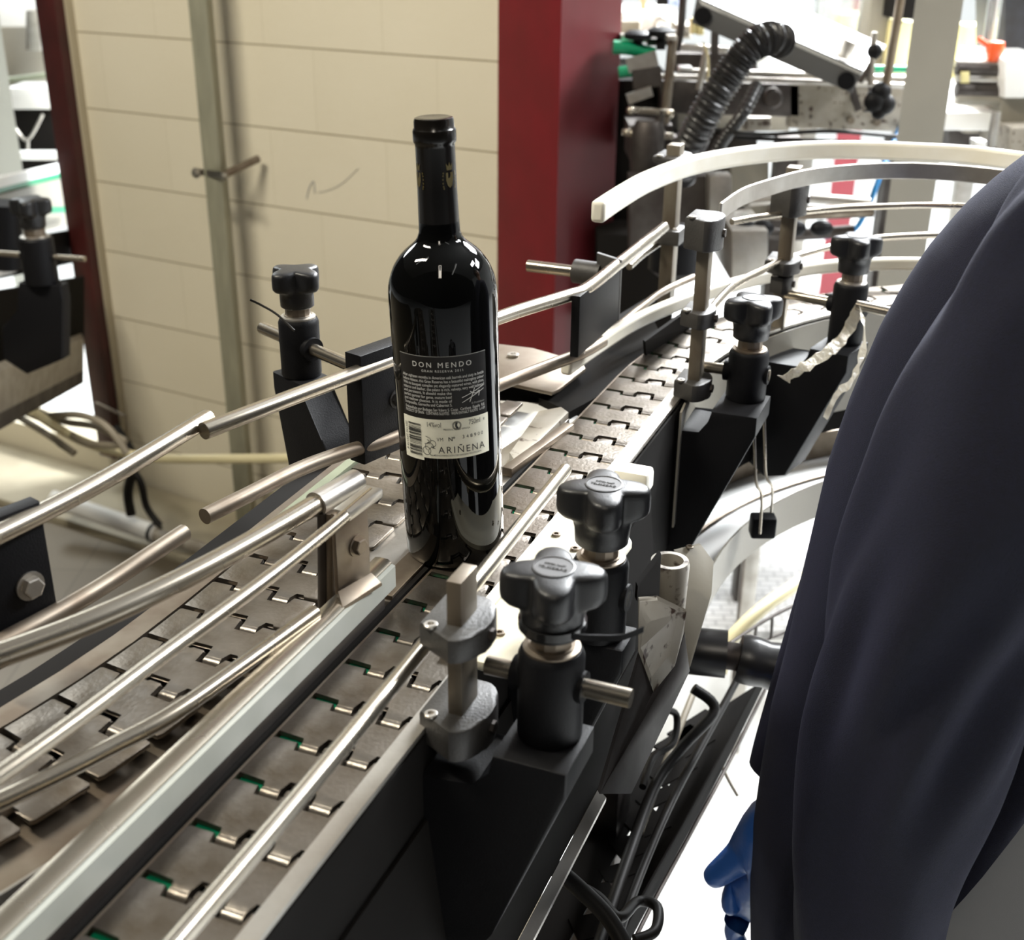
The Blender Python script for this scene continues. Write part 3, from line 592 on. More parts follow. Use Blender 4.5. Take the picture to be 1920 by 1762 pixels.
# left-hand bracket behind the rails, leaning black arm, with loose tie
kL = P(562, 705, .0); 
dL = V3(-.685, .73, 0)
kL = P(566, 700, .055); kL.z = BELT
knob_bracket(kL, .108, .055, 'black star-knob bracket against the block wall left of the bottle', (-.085, .062, .083), dirn=dL, rot=R(10), badge=False, rb=.0180, kr=.0255, scale=.85,
   armpoly=[(-.0235, -.0005), (.0235, -.0005), (.0235, -.016), (-.005, -.15), (-.03, -.17), (-.085, -.15), (-.085, -.100), (-.050, -.045), (-.0235, -.012)])
kt = thing('cable_tie', kL + Z * .108, 'thin black cable tie end sticking up from the left star-knob bracket', 'cable tie')
MB().tube([P(552, 620, .112), P(520, 590, .12), P(490, 572, .125), P(469, 562, .13)], .0010, 8).build('tail', 'cable', kt)
# black rail blocks
def rail_block(corners, thick, label, bolts, name='rail_block', z=None, m='black', lip=True):
    c = [Vector(p) for p in corners]; nrm = (c[1] - c[0]).cross(c[3] - c[0]).normalized()
    if nrm.y < 0: nrm = -nrm
    t = thing(name, (c[0] + c[1] + c[2] + c[3]) / 4, label, 'rail block')
    MB().prism(c, nrm * thick, bev=.0015).build('plate', m, t)
    for p in bolts: bolt(p, -nrm, .0075, t, 'steel')
    return t
def vquad(pxl, pyt, pxr, pytr, z1, z0):   # upright rectangle whose top edge shows at these pixels at height z1
    a, b_ = P(pxl, pyt, z1), P(pxr, pytr, z1); a0, b1 = a.copy(), b_.copy(); a0.z = b1.z = BELT + z0; return [a, b_, b1, a0]
q = vquad(-60, 992, 76, 940, .118, .022)
rb_ = rail_block(q, .012, 'black plastic rail block with a hex bolt at the left edge', [])
bolt(q[0] + (q[1] - q[0]) * .66 - Z * .050 , (q[1] - q[0]).cross(Z).normalized() * 1.0, .0068, rb_)
q = vquad(676, 668, 790, 628, .124, .032)
rb_ = rail_block(q, .018, 'black plastic rail block just left of the bottle holding the wall-side rails', [])
bolt(q[0] + (q[1] - q[0]) * .55 - Z * .046, (q[1] - q[0]).cross(Z).normalized(), .0060, rb_, 'greyplastic')
q = vquad(1088, 556, 1164, 496, .112, .052)
rb_ = rail_block(q, .009, 'black plastic rail block right of the bottle with a grey collar and cross rod', [])
f_ = (q[1] - q[0]).normalized(); g_ = Z.cross(f_); g_ = g_ if g_.y > 0 else -g_
qq = [q[1] + Z * .004, q[1] + g_ * .03 + f_ * .012 + Z * .006, q[2] + g_ * .03 + f_ * .012, q[2]]
MB().prism(qq, f_ * .006, bev=.001).build('side_plate', 'greyplastic', rb_)
bolt((qq[0] + qq[1] + qq[2] + qq[3]) / 4 + f_ * .006, f_, .0045, rb_, 'steel')
cr = P(1105, 512, .095)
MB().cyl(cr, P(990, 498, .095), .0062, seg=18).build('cross_rod', 'rod', rb_)
MB().cyl(P(1078, 508, .095), P(1128, 515, .095), .0125, seg=24).build('collar', 'greyplastic', rb_)
MB().beam(P(1094, 556, .105), P(1088, 662, .048), .009, .004, up=U).build('strut', 'steel', rb_)
# steel end bracket of the inner rails, standing on the divider bar
eb = thing('rail_end_bracket', P(672, 1120, .03), 'brown steel bracket with two rail sleeves standing on the divider bar', 'rail bracket')
fa, fb_ = P(616, 1128, .031), P(716, 1092, .031)
w = (P(712, 1092, .031) - P(640, 1138, .031)); 
bl = P(634, 1100, .040); br_ = P(694, 1062, .040)
t1 = bl + Z * .052; t2 = br_ + Z * .050
up_ = [bl - Z * .006, br_ - Z * .006, br_ + Z * .010, t2, t1]
nb = (br_ - bl).cross(Z).normalized()
MB().prism(up_, -nb * .003, bev=.0006).build('upright', 'brown_steel', eb)
MB().prism([P(642, 1140, .031), P(716, 1092, .031), P(696, 1072, .038), P(633, 1108, .038)], Z * -.003, bev=.0006).build('foot', 'brown_steel', eb)
bolt((bl + br_ + t1 + t2) / 4 + Z * -.004 + (br_ - bl) * .12, nb, .0058, eb, 'brown_steel')
MB().cyl(P(592, 946, .085), P(668, 902, .085), .0086, seg=24).build('sleeve', 'steel', eb)
MB().beam(P(640, 966, .0905), P(704, 920, .0905), .0125, .007, bev=.0015).build('sleeve', 'steel', eb)
MB().cyl(P(605, 960, .080), P(606, 1150, .000), .0036, seg=14).build('stay_rod', 'dark_steel', eb)
MB().cyl(P(619, 960, .080), P(620, 1150, .000), .0036, seg=14).build('stay_rod', 'brown_steel', eb)

# ================================================================== WINE BOTTLE
BC = P(855, 1028, 0.0); BC.z = BELT + 0.0006
bt = thing('wine_bottle', BC, 'black-looking full red wine bottle with black and cream back label standing on the conveyor', 'wine bottle')
prof = [(.0005, .010), (.020, .004), (.030, .0005), (.0340, .0000), (.0358, .0022), (.0366, .006), (.0367, .03), (.0370, .10), (.0374, .17), (.0376, .196)]
prof += [(.0374, .2010), (.0368, .2056), (.0358, .2100), (.0341, .2146), (.0322, .2186), (.0300, .2218), (.0276, .2250), (.0248, .2278), (.0218, .2303), (.0190, .2325), (.0168, .2345), (.0152, .2368), (.0144, .2392)]
prof = [p for p in prof if p[1] <= .2402]
prof += [(.0140, .2405), (.0136, .25), (.0001, .25)]
def loc_lathe(pr, seg=96): return MB().lathe(BC, pr, seg, cap=False)
loc_lathe(prof).build('glass_body', 'glass', bt, sm=60)
cap_p = [(.0138, .2435), (.0137, .248), (.0132, .27), (.0131, .2965), (.0133, .2985), (.0141, .2995), (.0143, .3010), (.0143, .3065), (.0139, .3078), (.0132, .3085), (.0132, .3128), (.0126, .3146), (.0110, .3152), (.0060, .3148), (.0001, .3147)]
capo = loc_lathe(cap_p, 64).build('foil_capsule', 'capsule', bt, sm=50)
def brad(z):
    pr = [p for p in prof if p[1] <= .2405 and p[0] > .03]
    for (r0, z0), (r1, z1) in zip(pr, pr[1:]):
        if z0 <= z <= z1 and z1 > z0: return r0 + (r1 - r0) * (z - z0) / (z1 - z0)
    return .0374
LR = .0372; LANG = -R(1.5)      # the label faces the camera: angle measured from straight at the camera (-y)
def cyl_pt(xa, z, off, rad=None):          # xa: arc length to the right along the label
    r_ = (rad or brad(z)) + off; a = xa / LR + LANG; return BC + V3(r_ * math.sin(a), -r_ * math.cos(a), z)
def patch(x0, x1, z0, z1, off, name, m, parent, nx=40, z1r=None, z0r=None):
    b = MB(); rows = []
    for j in range(9):
        row = []
        for i in range(nx + 1):
            f = i / nx; zb = z0 + ((z0r if z0r is not None else z0) - z0) * f; zt_ = z1 + ((z1r if z1r is not None else z1) - z1) * f
            row.append(b.bm.verts.new(cyl_pt(x0 + (x1 - x0) * f, zb + (zt_ - zb) * j / 8, off)))
        rows.append(row)
    for p, q in zip(rows, rows[1:]):
        for i in range(nx): b.bm.faces.new([p[i], p[i + 1], q[i + 1], q[i]])
    return b.build(name, m, parent, sm=60)
def front_z(py):        # height on the front of the bottle that shows at image row py
    lo, hi = 0, .33
    for _ in range(40):
        mid = (lo + hi) / 2; q = cyl_pt(0, mid, 0) - CAM; yy = 881 - F_PX * q.dot(UP) / q.dot(FW)
        if yy > py: lo = mid
        else: hi = mid
    return lo
ZT, ZM, ZB = front_z(671), front_z(788), front_z(861)
HW = .0335
lb = patch(-HW * .985, HW * .985, ZM - .001, ZT, .00018, 'back_label', 'labelblack', bt)
patch(-HW * .985, HW * .985, ZT, ZT + .00035, .00020, 'label_edge', 'greyink', lb)
lc = patch(-HW, HW, ZB, ZM, .00030, 'origin_label', 'labelcream', bt)
patch(-HW, -HW + .0173, ZB - .0022, ZB + .002, .00024, 'label_tab', 'labelcream', lc)
DG = None
def ctext(s, x, z, size, m, parent, font_w=1.0, off=.0005, align='CENTER', space=1.0, bold=0.0, rot=0, rad=None, name='lettering'):
    cu = bpy.data.curves.new('t', 'FONT'); cu.body = s; cu.size = size; cu.align_x = align; cu.align_y = 'CENTER'; cu.space_character = space; cu.offset = bold; cu.resolution_u = 3
    o = bpy.data.objects.new('t', cu); C.objects.link(o); bpy.context.view_layer.update()
    me = bpy.data.meshes.new_from_object(o.evaluated_get(bpy.context.evaluated_depsgraph_get())); bpy.data.objects.remove(o)
    me.name = name; bm = bmesh.new(); bm.from_mesh(me); bmesh.ops.triangulate(bm, faces=bm.faces)
    o0 = wloc(parent)
    for v in bm.verts:
        X, Y = v.co.x * font_w, v.co.y
        if rot: X, Y = -Y, X
        v.co = cyl_pt(x + X, z + Y, off, rad) - o0
    bm.to_mesh(me); bm.free(); me.materials.clear(); me.materials.append(M[m]); ob = bpy.data.objects.new(name, me); C.objects.link(ob); ob.parent = parent; return ob
k = (ZM - ZB) / (861 - 788)        # metres per image row on the label
zz = lambda py: ZM + (788 - py) * k
ctext('DON MENDO', .0000, zz(690), .0052, 'whiteink', lb, 1.0, space=1.45)
ctext('GRAN RESERVA 2011', .0005, zz(700.5), .0024, 'whiteink', lb, 1.0, space=1.35)
full = ['After eighteen months in American oak barrels and sixty in bottle', 'before release, this Gran Reserva has a beautiful mahogany colour', 'With its bouquet complex yet elegantly matured wines, with plum,', 'tobacco and leather, the palate is rich, velvety, very well balanced']
half = ['and persistent. It should make the', 'perfect partner for game, mature beef', 'and mellow cheeses. It is made of', 'Tempranillo, Garnacha and Cabernet S.']
def justified(s, x0, x1, z, size, m, parent, off=.0005, name='lettering'):
    o = ctext(s, 0, z, size, m, parent, 1.0, off, align='LEFT', name='probe'); xs = []
    for v in o.data.vertices:
        w_ = v.co + wloc(parent) - BC; xs.append((math.atan2(w_.x, -w_.y) - LANG) * LR)
    wd = max(xs) - min(xs); me_ = o.data; bpy.data.objects.remove(o); bpy.data.meshes.remove(me_)
    return ctext(s, x0, z, size, m, parent, (x1 - x0) / wd, off, align='LEFT', name=name)
row = 712.0
for s_ in full: justified(s_, -.0305, .0305, zz(row), .0030, 'whiteink', lb); row += 7.1
for s_ in half: justified(s_, -.0305, .0060, zz(row), .0030, 'whiteink', lb); row += 7.1
row += 1.5
for s_ in ('Embotellado por Bodegas San Valero S. Coop.  Cariñena  España  R.E.', 'PRODUCT OF SPAIN   CONTAINS SULFITES   WEIN ENTHÄLT SULFITE   L-1109'):
    justified(s_, -.0300, .0305, zz(row), .0029, 'whiteink', lb); row += 6.6
# signature strokes
def stroke(pts, w, m, parent, off=.0005, name='signature'):
    b = MB(); P3 = smooth_path([V3(x, z, 0) for x, z in pts], 8)
    vs = []
    for i, p in enumerate(P3):
        d = (P3[min(i + 1, len(P3) - 1)] - P3[max(i - 1, 0)]).normalized(); n_ = V3(-d.y, d.x, 0) * w / 2
        vs.append([b.bm.verts.new(cyl_pt((p + n_).x, (p + n_).y, off)), b.bm.verts.new(cyl_pt((p - n_).x, (p - n_).y, off))])
    for a, c in zip(vs, vs[1:]): b.bm.faces.new([a[0], a[1], c[1], c[0]])
    return b.build(name, m, parent)
for pts in ([(.013, zz(750)), (.020, zz(744)), (.030, zz(735))], [(.013, zz(759)), (.021, zz(750)), (.030, zz(741))], [(.0225, zz(736)), (.021, zz(745)), (.0185, zz(760))], [(.019, zz(741)), (.023, zz(746)), (.0262, zz(743)), (.0255, zz(752))]):
    stroke(pts, .00045, 'whiteink', lb)
ctext('El Presidente', .0250, zz(763), .0020, 'greyink', lb)
# cream origin label: bar code, figures, grape emblem
b = MB(); zc = zz(799); seq = [2, 1, 1, 3, 1, 2, 1, 1, 2, 1, 3, 1, 1, 2, 2, 1, 1, 3, 2, 1, 1, 1, 3, 2, 1, 2, 1, 2, 1, 3, 1, 1, 2, 1, 2, 2, 1, 1, 2, 3, 1, 1, 2, 1, 1]
unit = (zz(797) - zz(856)) / sum(seq); on = True; fcs = []
for i, w_ in enumerate(seq):
    h_ = w_ * unit
    if i % 2 == 0:
        x0, x1 = -HW + .0050, -HW + .0162
        for j in range(4):
            xa, xb = x0 + (x1 - x0) * j / 4, x0 + (x1 - x0) * (j + 1) / 4
            v = [b.bm.verts.new(cyl_pt(x, z_, .0006)) for x, z_ in ((xa, zc), (xb, zc), (xb, zc - h_), (xa, zc - h_))]; b.bm.faces.new(v)
    zc -= h_
b.build('bar_code', 'ink', lc)
ctext('8 411543 331102', -HW + .0030, zz(826), .0030, 'ink', lc, 1.0, off=.0006, rot=1)
ctext('14%vol', -.0075, zz(798), .0052, 'ink', lc, .72, off=.0006)
ctext('750ml', .0215, zz(797), .0052, 'ink', lc, .72, off=.0006); ctext('e', .0292, zz(796), .0040, 'ink', lc, .8, off=.0006)
ctext('PRODUCTO DE ESPAÑA', .0085, zz(806.5), .0017, 'ink', lc, 1.0, off=.0006)
for r0 in (.0030, .0024):
    stroke([(.0085 + r0 * math.cos(a), zz(799.5) + r0 * math.sin(a)) for a in [2 * PI * i / 12 for i in range(13)]], .0003, 'ink', lc, .0006, 'round_seal')
stroke([(.0085, zz(799.5) + .0022), (.0080, zz(799.5)), (.0090, zz(799.5) - .0022)], .0015, 'ink', lc, .0006, 'round_seal')
ctext('VM', -.0035, zz(825), .0036, 'ink', lc, .9, off=.0006, space=1.1); ctext('Nº', .0045, zz(824.5), .0043, 'ink', lc, 1.0, off=.0006, bold=.00006)
ctext('348900', .0200, zz(822), .0036, 'ink', lc, 1.0, off=.0006, space=1.6)
ctext('ARIÑENA', .0120, zz(845), .0072, 'ink', lc, .93, off=.0006, space=1.28)
ctext('DENOMINACIÓN DE ORIGEN PROTEGIDA', .0090, zz(855), .0017, 'ink', lc, 1.05, off=.0006)
def circ(cx, cz, r, a0=0, a1=360): return [(cx + r * math.cos(R(a0 + (a1 - a0) * i / 12)), cz + r * math.sin(R(a0 + (a1 - a0) * i / 12))) for i in range(13)]
cx = -.0120
for g_ in (circ(cx - .0015, zz(847), .0030), circ(cx + .0028, zz(848), .0030, 50, 310), circ(cx + .0005, zz(839), .0030, -30, 240), circ(cx + .0030, zz(833), .0024, -120, 120), [(cx - .002, zz(820)), (cx + .0015, zz(824)), (cx + .0012, zz(832)), (cx - .003, zz(834))], [(cx - .001, zz(826)), (cx + .001, zz(829)), (cx - .0008, zz(832))]):
    stroke(g_, .0004, 'ink', lc, .0006, 'grape_emblem')
# gold crests on the capsule
def crest(ang, z):
    b = MB(); rr_ = .01345
    def pt(x, zz_): a = x / rr_ + ang; return BC + V3(rr_ * math.sin(a), -rr_ * math.cos(a), z + zz_)
    def poly(ps):
        vs = [b.bm.verts.new(pt(*p)) for p in ps]; b.bm.faces.new(vs)
    poly([(-.0030, .004), (.0030, .004), (.0030, -.001), (.0018, -.0045), (0, -.006), (-.0018, -.0045), (-.0030, -.001)])
    poly([(-.0022, .0055), (-.0028, .0100), (-.0010, .0080), (0, .0108), (.0010, .0080), (.0028, .0100), (.0022, .0055)])
    for sg in (-1, 1):
        for i in range(6):
            a = R(-70 + i * 26); x, y = sg * (.0042 + .0009 * math.cos(a)), -.001 + .0055 * math.sin(a)
            poly([(x, y - .0008), (x + sg * .0010, y), (x, y + .0010), (x - sg * .0004, y)])
    return b.build('crest', 'crest', capo)
crest(R(44), .277); crest(R(-60), .277)
bt.rotation_euler = (R(-.4), R(-2.1), 0)

# ================================================================== PERSON at the right edge
PYD = 0.86
OUT = [(2040, 240), (1990, 272), (1948, 300), (1885, 348), (1822, 405), (1752, 488), (1706, 560), (1662, 640), (1602, 780), (1560, 900), (1520, 1070), (1482, 1240), (1450, 1360), (1430, 1480), (1416, 1580), (1410, 1660), (1411, 1770), (1412, 1900)]
pts = [PY(x, y, PYD) for x, y in OUT]
outl = [(p.z, p.x) for p in pts]
def left_x(z):
    for (z0, x0), (z1, x1) in zip(outl, outl[1:]):
        if z1 <= z <= z0: return x0 + (x1 - x0) * (z0 - z) / (z0 - z1)
    return outl[0][1] + (z - outl[0][0]) * 1.3 if z > outl[0][0] else outl[-1][1]
man = thing('person', V3(.52, PYD + .02, 0), 'person in a navy fleece jacket with one blue glove standing at the right edge', 'person')
ztop, zbot = 1.62, 0.72
b = MB(); rings = []; NS = 260; NZ = 110
def hem(x): return .0
q1, q2 = PY(1740, 1762, .74), PY(1920, 1400, .74)
for j in range(NZ + 1):
    row = []
    for i in range(NS):
        a = 2 * PI * i / NS; f = j / NZ
        # hem rises toward the right/front side of the body
        ca, sa = math.cos(a), math.sin(a)
        zlo = zbot
        x_guess = .50 + .25 * ca
        if sa < .35: zlo = max(zbot, min(1.25, q1.z + (x_guess - q1.x) * (q2.z - q1.z) / (q2.x - q1.x)))
        z = ztop + (zlo - ztop) * f
        lx = left_x(min(z, pts[0].z + .10)); rx_ = .255 if z < 1.4 else .255 - (z - 1.4) * .25
        right = .90 if z < 1.4 else .90 - (z - 1.4) * .6
        g_ = max(0, (z - 1.53) / .09) ** 1.3; lx += (.635 - lx) * g_; right += (.775 - right) * g_
        cx = (lx + right) / 2; rx_ = (right - lx) / 2; ry = .150 if z < 1.4 else .150 - (z - 1.4) * .28
        # folds that hang from the shoulder down to the left-hand edge
        X0 = cx + rx_ * math.copysign(abs(ca) ** (2 / 2.3), ca); dd_ = X0 - lx; hz_ = max(0, z - .82); fo = 0
        for (d0, sl, amp, wd) in ((.006, .080, .024, .009), (.020, .095, -.022, .008), (.036, .14, .034, .012), (.060, .17, -.030, .012), (.090, .20, .026, .018), (.130, .24, -.020, .016), (.175, .30, .020, .024), (.25, .25, -.012, .030)):
            w2 = wd * (1 + .35 * math.sin(5 * z + d0 * 40)); fo += 1.15 * amp * math.exp(-((dd_ - d0 - sl * hz_ - .006 * math.sin(11 * z + d0 * 50)) / w2) ** 2)
        fo *= max(0, -sa) ** .35
        fo += .0025 * math.sin(7 * a + 9 * z)
        e = 2.3
        X = cx + rx_ * math.copysign(abs(ca) ** (2 / e), ca); Y = PYD + .0 + (ry + fo) * math.copysign(abs(sa) ** (2 / e), sa) 
        row.append(b.bm.verts.new(V3(X, Y, z)))
    rings.append(row)
for p, q in zip(rings, rings[1:]):
    for i in range(NS): b.bm.faces.new([p[i], p[(i + 1) % NS], q[(i + 1) % NS], q[i]])
b.bm.faces.new(rings[0][::-1])
jk = b.build('fleece_jacket', 'fleece', man, sm=80)
# near sleeve hanging down in front of the body
def sleeve(path, m, name):
    cs = smooth_path([V3(*PY(x, y, yy)) for x, y, yy, r in path], 14); rs = [r for *_, r in path]; b = MB(); rings = []; n_ = len(cs); S = 96; prev = None
    for i, c in enumerate(cs):
        t = i / (n_ - 1) * (len(rs) - 1); k_ = min(int(t), len(rs) - 2); r0 = rs[k_] + (rs[k_ + 1] - rs[k_]) * (t - k_); d = (cs[min(i + 1, n_ - 1)] - cs[max(i - 1, 0)]).normalized()
        x = d.cross(V3(0, 1, 0)).normalized() if prev is None else (prev - d * prev.dot(d)).normalized(); prev = x; y = d.cross(x); row = []
        for j in range(S):
            a = 2 * PI * j / S; w_ = i / n_
            rr_ = r0 * (1 + .050 * math.sin(2 * a + 9 * w_) + .050 * math.sin(3 * a - 13 * w_ + 1) + .045 * math.sin(5 * a + 17 * w_ + 2 * math.sin(6 * w_)) + .028 * math.sin(9 * a - 21 * w_ + 3) * (1 + math.sin(14 * w_)))
            row.append(b.bm.verts.new(c + x * rr_ * math.cos(a) + y * rr_ * math.sin(a)))
        rings.append(row)
    for p, q in zip(rings, rings[1:]):
        for j in range(S): b.bm.faces.new([p[j], p[(j + 1) % S], q[(j + 1) % S], q[j]])
    b.bm.faces.new(rings[0][::-1]); b.bm.faces.new(rings[-1]); return b.build(name, m, man, sm=80)
sleeve([(2190, 300, .80, .055), (2075, 470, .76, .064), (1965, 670, .72, .070), (1865, 880, .70, .074), (1775, 1100, .70, .074), (1705, 1340, .70, .066), (1655, 1560, .70, .058), (1625, 1760, .70, .052), (1610, 1980, .71, .048)], 'fleece', 'near_sleeve')
# trousers: hips and two legs, one mesh
def skin_mesh(name, verts, edges, m, parent, sub=2, root=0):
    me = bpy.data.meshes.new(name); o0 = wloc(parent); me.from_pydata([tuple(Vector(v[0]) - o0) for v in verts], edges, []); me.materials.append(M[m])
    o = bpy.data.objects.new(name, me); C.objects.link(o); o.parent = parent
    md = o.modifiers.new('skin', 'SKIN'); md.use_smooth_shade = True
    for i, v in enumerate(verts):
        rr_ = v[1] if isinstance(v[1], tuple) else (v[1], v[1]); me.skin_vertices[0].data[i].radius = rr_; me.skin_vertices[0].data[i].use_root = (i == root)
    s_ = o.modifiers.new('sub', 'SUBSURF'); s_.levels = sub; s_.render_levels = sub; return o
b = MB(); rings = []
for j in range(24):
    z = 1.28 - j * .028; row = []
    for i in range(48):
        a = 2 * PI * i / 48; row.append(b.bm.verts.new(V3(.585 + (.300 + .006 * math.sin(z * 9)) * math.cos(a), PYD + .0 + .128 * math.sin(a), z)))
    rings.append(row)
for p, q in zip(rings, rings[1:]):
    for i in range(48): b.bm.faces.new([p[i], p[(i + 1) % 48], q[(i + 1) % 48], q[i]])
b.bm.faces.new(rings[0][::-1]); b.bm.faces.new(rings[-1]); 
for lx in (.56, .76):
    b.tube([V3(lx, PYD + .02, .75), V3(lx, PYD + .02, .40), V3(lx, PYD + .03, .08)], .09, 24, rfun=lambda t: .105 - .035 * t)
b.build('trousers', 'trouser', man, sm=60)
for lx in (.56, .76):
    b = MB(); b.sphere((lx, PYD + .07, .045), .05, (1, 2.6, .9)); b.build('shoe', 'shoe', man)
# neck and head (above the picture)
hd = V3(.715, PYD + .03, 1.79)
b = MB(); b.sphere(hd, .1, (.78, .95, 1.12)); b.tube([V3(.705, PYD, 1.57), V3(.71, PYD + .01, 1.66), hd - Z * .06], .055, 20); b.sphere(hd + V3(0, .095, -.015), .014, (1, 1, 1.4)); b.sphere(hd + V3(-.078, 0, -.01), .02, (.5, 1, 1.5)); b.sphere(hd + V3(.078, 0, -.01), .02, (.5, 1, 1.5))
b.build('head', 'skin', man, sm=80)
MB().sphere(hd + V3(0, -.012, .02), .1, (.83, .98, 1.12)).build('hair', 'hair', man, sm=80)
# gloved hand hanging behind the jacket edge
HY = .90
hp = lambda x, y, yo=0: PY(x, y, HY + yo)
hv = [(hp(1475, 1490), .034), (hp(1440, 1560), (.030, .022)), (hp(1425, 1625), (.034, .018)), (hp(1428, 1690, .0), (.032, .016)),
      (hp(1388, 1606, -.01), .0165), (hp(1350, 1636, -.015), .0132), (hp(1322, 1656, -.018), .0105),          # thumb
      (hp(1376, 1660, .0), .0128), (hp(1364, 1690, .0), .0112), (hp(1380, 1702, .01), .0001),                   # curled first finger
      (hp(1388, 1712, .01), .0122), (hp(1374, 1750, .01), .0108), (hp(1398, 1790, .012), .0088),
      (hp(1440, 1740, .02), .0110), (hp(1436, 1785, .02), .0095), (hp(1434, 1820, .02), .0080),
      (hp(1462, 1735, .03), .0100), (hp(1462, 1775, .03), .0085), (hp(1460, 1800, .03), .0072)]
hv[9] = (hp(1380, 1716, -.008), .0092)
he = [(0, 1), (1, 2), (2, 3), (1, 4), (4, 5), (5, 6), (3, 7), (7, 8), (8, 9), (3, 10), (10, 11), (11, 12), (3, 13), (13, 14), (14, 15), (3, 16), (16, 17), (17, 18)]
skin_mesh('gloved_hand', hv, he, 'glove', man, 2, 0)
slv = MB().tube([hp(1640, 1080, .05), hp(1560, 1280, .04), hp(1490, 1460, .02)], .05, 28, rfun=lambda t: .062 - .018 * t); slv.build('far_sleeve', 'fleece', man, sm=60)

# ================================================================== UNDER THE BEND, RIGHT OF THE CONVEYOR
tr_ = thing('drip_trough', arcA(.54, R(30), -.25), 'curved steel trough hanging under the bend, glare painted white on top', 'trough')
A0, A1 = R(2), R(80)
ring(.600, .598, -.195, A0, A1, .042, 'outer_band', 'brown_steel', tr_)
ring(.599, .486, -.232, A0, A1, .003, 'trough_floor', 'white', tr_)  # white stands in for the overexposed glare on this plate
ring(.548, .544, -.2285, A0, A1, .003, 'seam_line', 'brown_steel', tr_)
ring(.486, .484, -.198, R(-4), A1, .048, 'inner_band', 'greypaint', tr_)
wp = thing('bent_bracket', P(1290, 1250, -.10), 'off-white bent sheet-metal bracket plate right of the second star knob', 'bracket')
MB().prism([P(1262, 1030, -.09), P(1310, 1018, -.09), P(1334, 1050, -.10), P(1330, 1110, -.12), P(1290, 1245, -.17), P(1276, 1268, -.175), P(1274, 1100, -.12), P(1284, 1085, -.11)], N * .003 + U * -.002, bev=.0006).build('plate', 'greypaint', wp)
socket_screw(P(1293, 1026, -.089), Z, .0035, wp, m='brown_steel')
sb = thing('stained_bracket', P(1240, 1150, -.10), 'stained cream metal bracket with a round socket beside the second star knob', 'bracket')
MB().lathe(P(1256, 1050, -.075), [(.0165, -.05), (.0175, -.004), (.0165, 0), (.0120, 0), (.0115, -.03), (.0001, -.03)], 36).build('socket', 'stained', sb)
MB().prism([P(1196, 1118, -.06), P(1232, 1116, -.075), P(1284, 1140, -.09), P(1278, 1180, -.115), P(1262, 1240, -.14), P(1222, 1290, -.15), P(1196, 1220, -.10)], N * .002 - Z * .004, bev=.0006).build('plate', 'stained', sb)
MB().prism([P(1280, 1178, -.117), P(1290, 1250, -.17), P(1180, 1480, -.22), P(1120, 1480, -.19), P(1196, 1222, -.102), P(1222, 1288, -.152), P(1262, 1240, -.142)], N * .002 - Z * .004, bev=.0004).build('lower_plate', 'dark_steel', sb)
MB().prism([P(1192, 1090, -.06), P(1236, 1030, -.06), P(1232, 1112, -.085), P(1190, 1118, -.075)], N * .002 - Z * .004).build('side_flap', 'dark', sb)
# long folded guard below the conveyor
gd = thing('side_guard', ST(.45, -.258, -.30), 'long dark folded steel guard with a bright lower edge below the conveyor', 'guard')
MB().strip([ST(.10, -.262, -.06), ST(1.0, -.262, -.06)], [ST(.10, -.2480, -.178), ST(1.0, -.2480, -.178)], N * -.002).build('upper_sheet', 'dark', gd)
MB().strip([ST(.10, -.2475, -.178), ST(1.0, -.2475, -.178)], [ST(.10, -.2430, -.245), ST(.95, -.2430, -.245)], N * -.002).build('lower_sheet', 'dark', gd)
MB().strip([ST(.10, -.2425, -.245), ST(.81, -.2425, -.245)], [ST(.10, -.2350, -.252), ST(.81, -.2350, -.252)], Z * -.004).build('bright_edge', 'steel', gd)
MB().beam(P(1286, 1170, -.15), P(1160, 1435, -.22), .003, .016, bev=.0008).build('diagonal_strap', 'steel', gd)
# tray in the lower foreground
MB().prism([ST(.12, -.262, -.155), ST(.12, -.200, -.155), ST(.345, -.200, -.155), ST(.355, -.262, -.155)], Z * -.004).build('lower_tray', 'dark_steel', gd)
# cable tray with holes seen from above, cables
tray = thing('cable_tray', P(1260, 1550, -.46), 'dark perforated cable tray running below the conveyor frame', 'cable tray')
Lp = [P(1236, 1400, -.46), P(1180, 1520, -.46), P(1110, 1650, -.46), P(1030, 1800, -.46), P(960, 1960, -.46)]; Rp = [P(1440, 1270, -.46), P(1356, 1440, -.46), P(1270, 1600, -.46), P(1176, 1775, -.46), P(1090, 1960, -.46)]
Lp = smooth_path(Lp, 6); Rp = smooth_path(Rp, 6); n_ = len(Lp)
mid = lambda f: [a_ + (b_ - a_) * f for a_, b_ in zip(Lp, Rp)]
b = MB(); b.strip(mid(.36), mid(.97), Z * -.003); b.strip(mid(.97), mid(1.0), Z * .030); b.strip(mid(-.5), mid(.14), Z * -.003)
for i in range(0, n_, 2):
    a_, c_ = mid(.12)[i], mid(.46)[i]; b.beam(a_, c_, .020 + .010 * (i % 3), .003)
b.build('tray', 'dark', tray)
ro = Vector((.008, .004, .0)); MB().tube([p + ro * 1.6 + Z * .02 for p in Rp], .0022, 8, smooth=False).build('rim_wire', 'dark_steel', tray)
MB().tube([P(1352, 1432, -.46), P(1366, 1462, -.46), P(1383, 1492, -.47)], .0018, 8).build('loose_wire', 'greycable', tray)
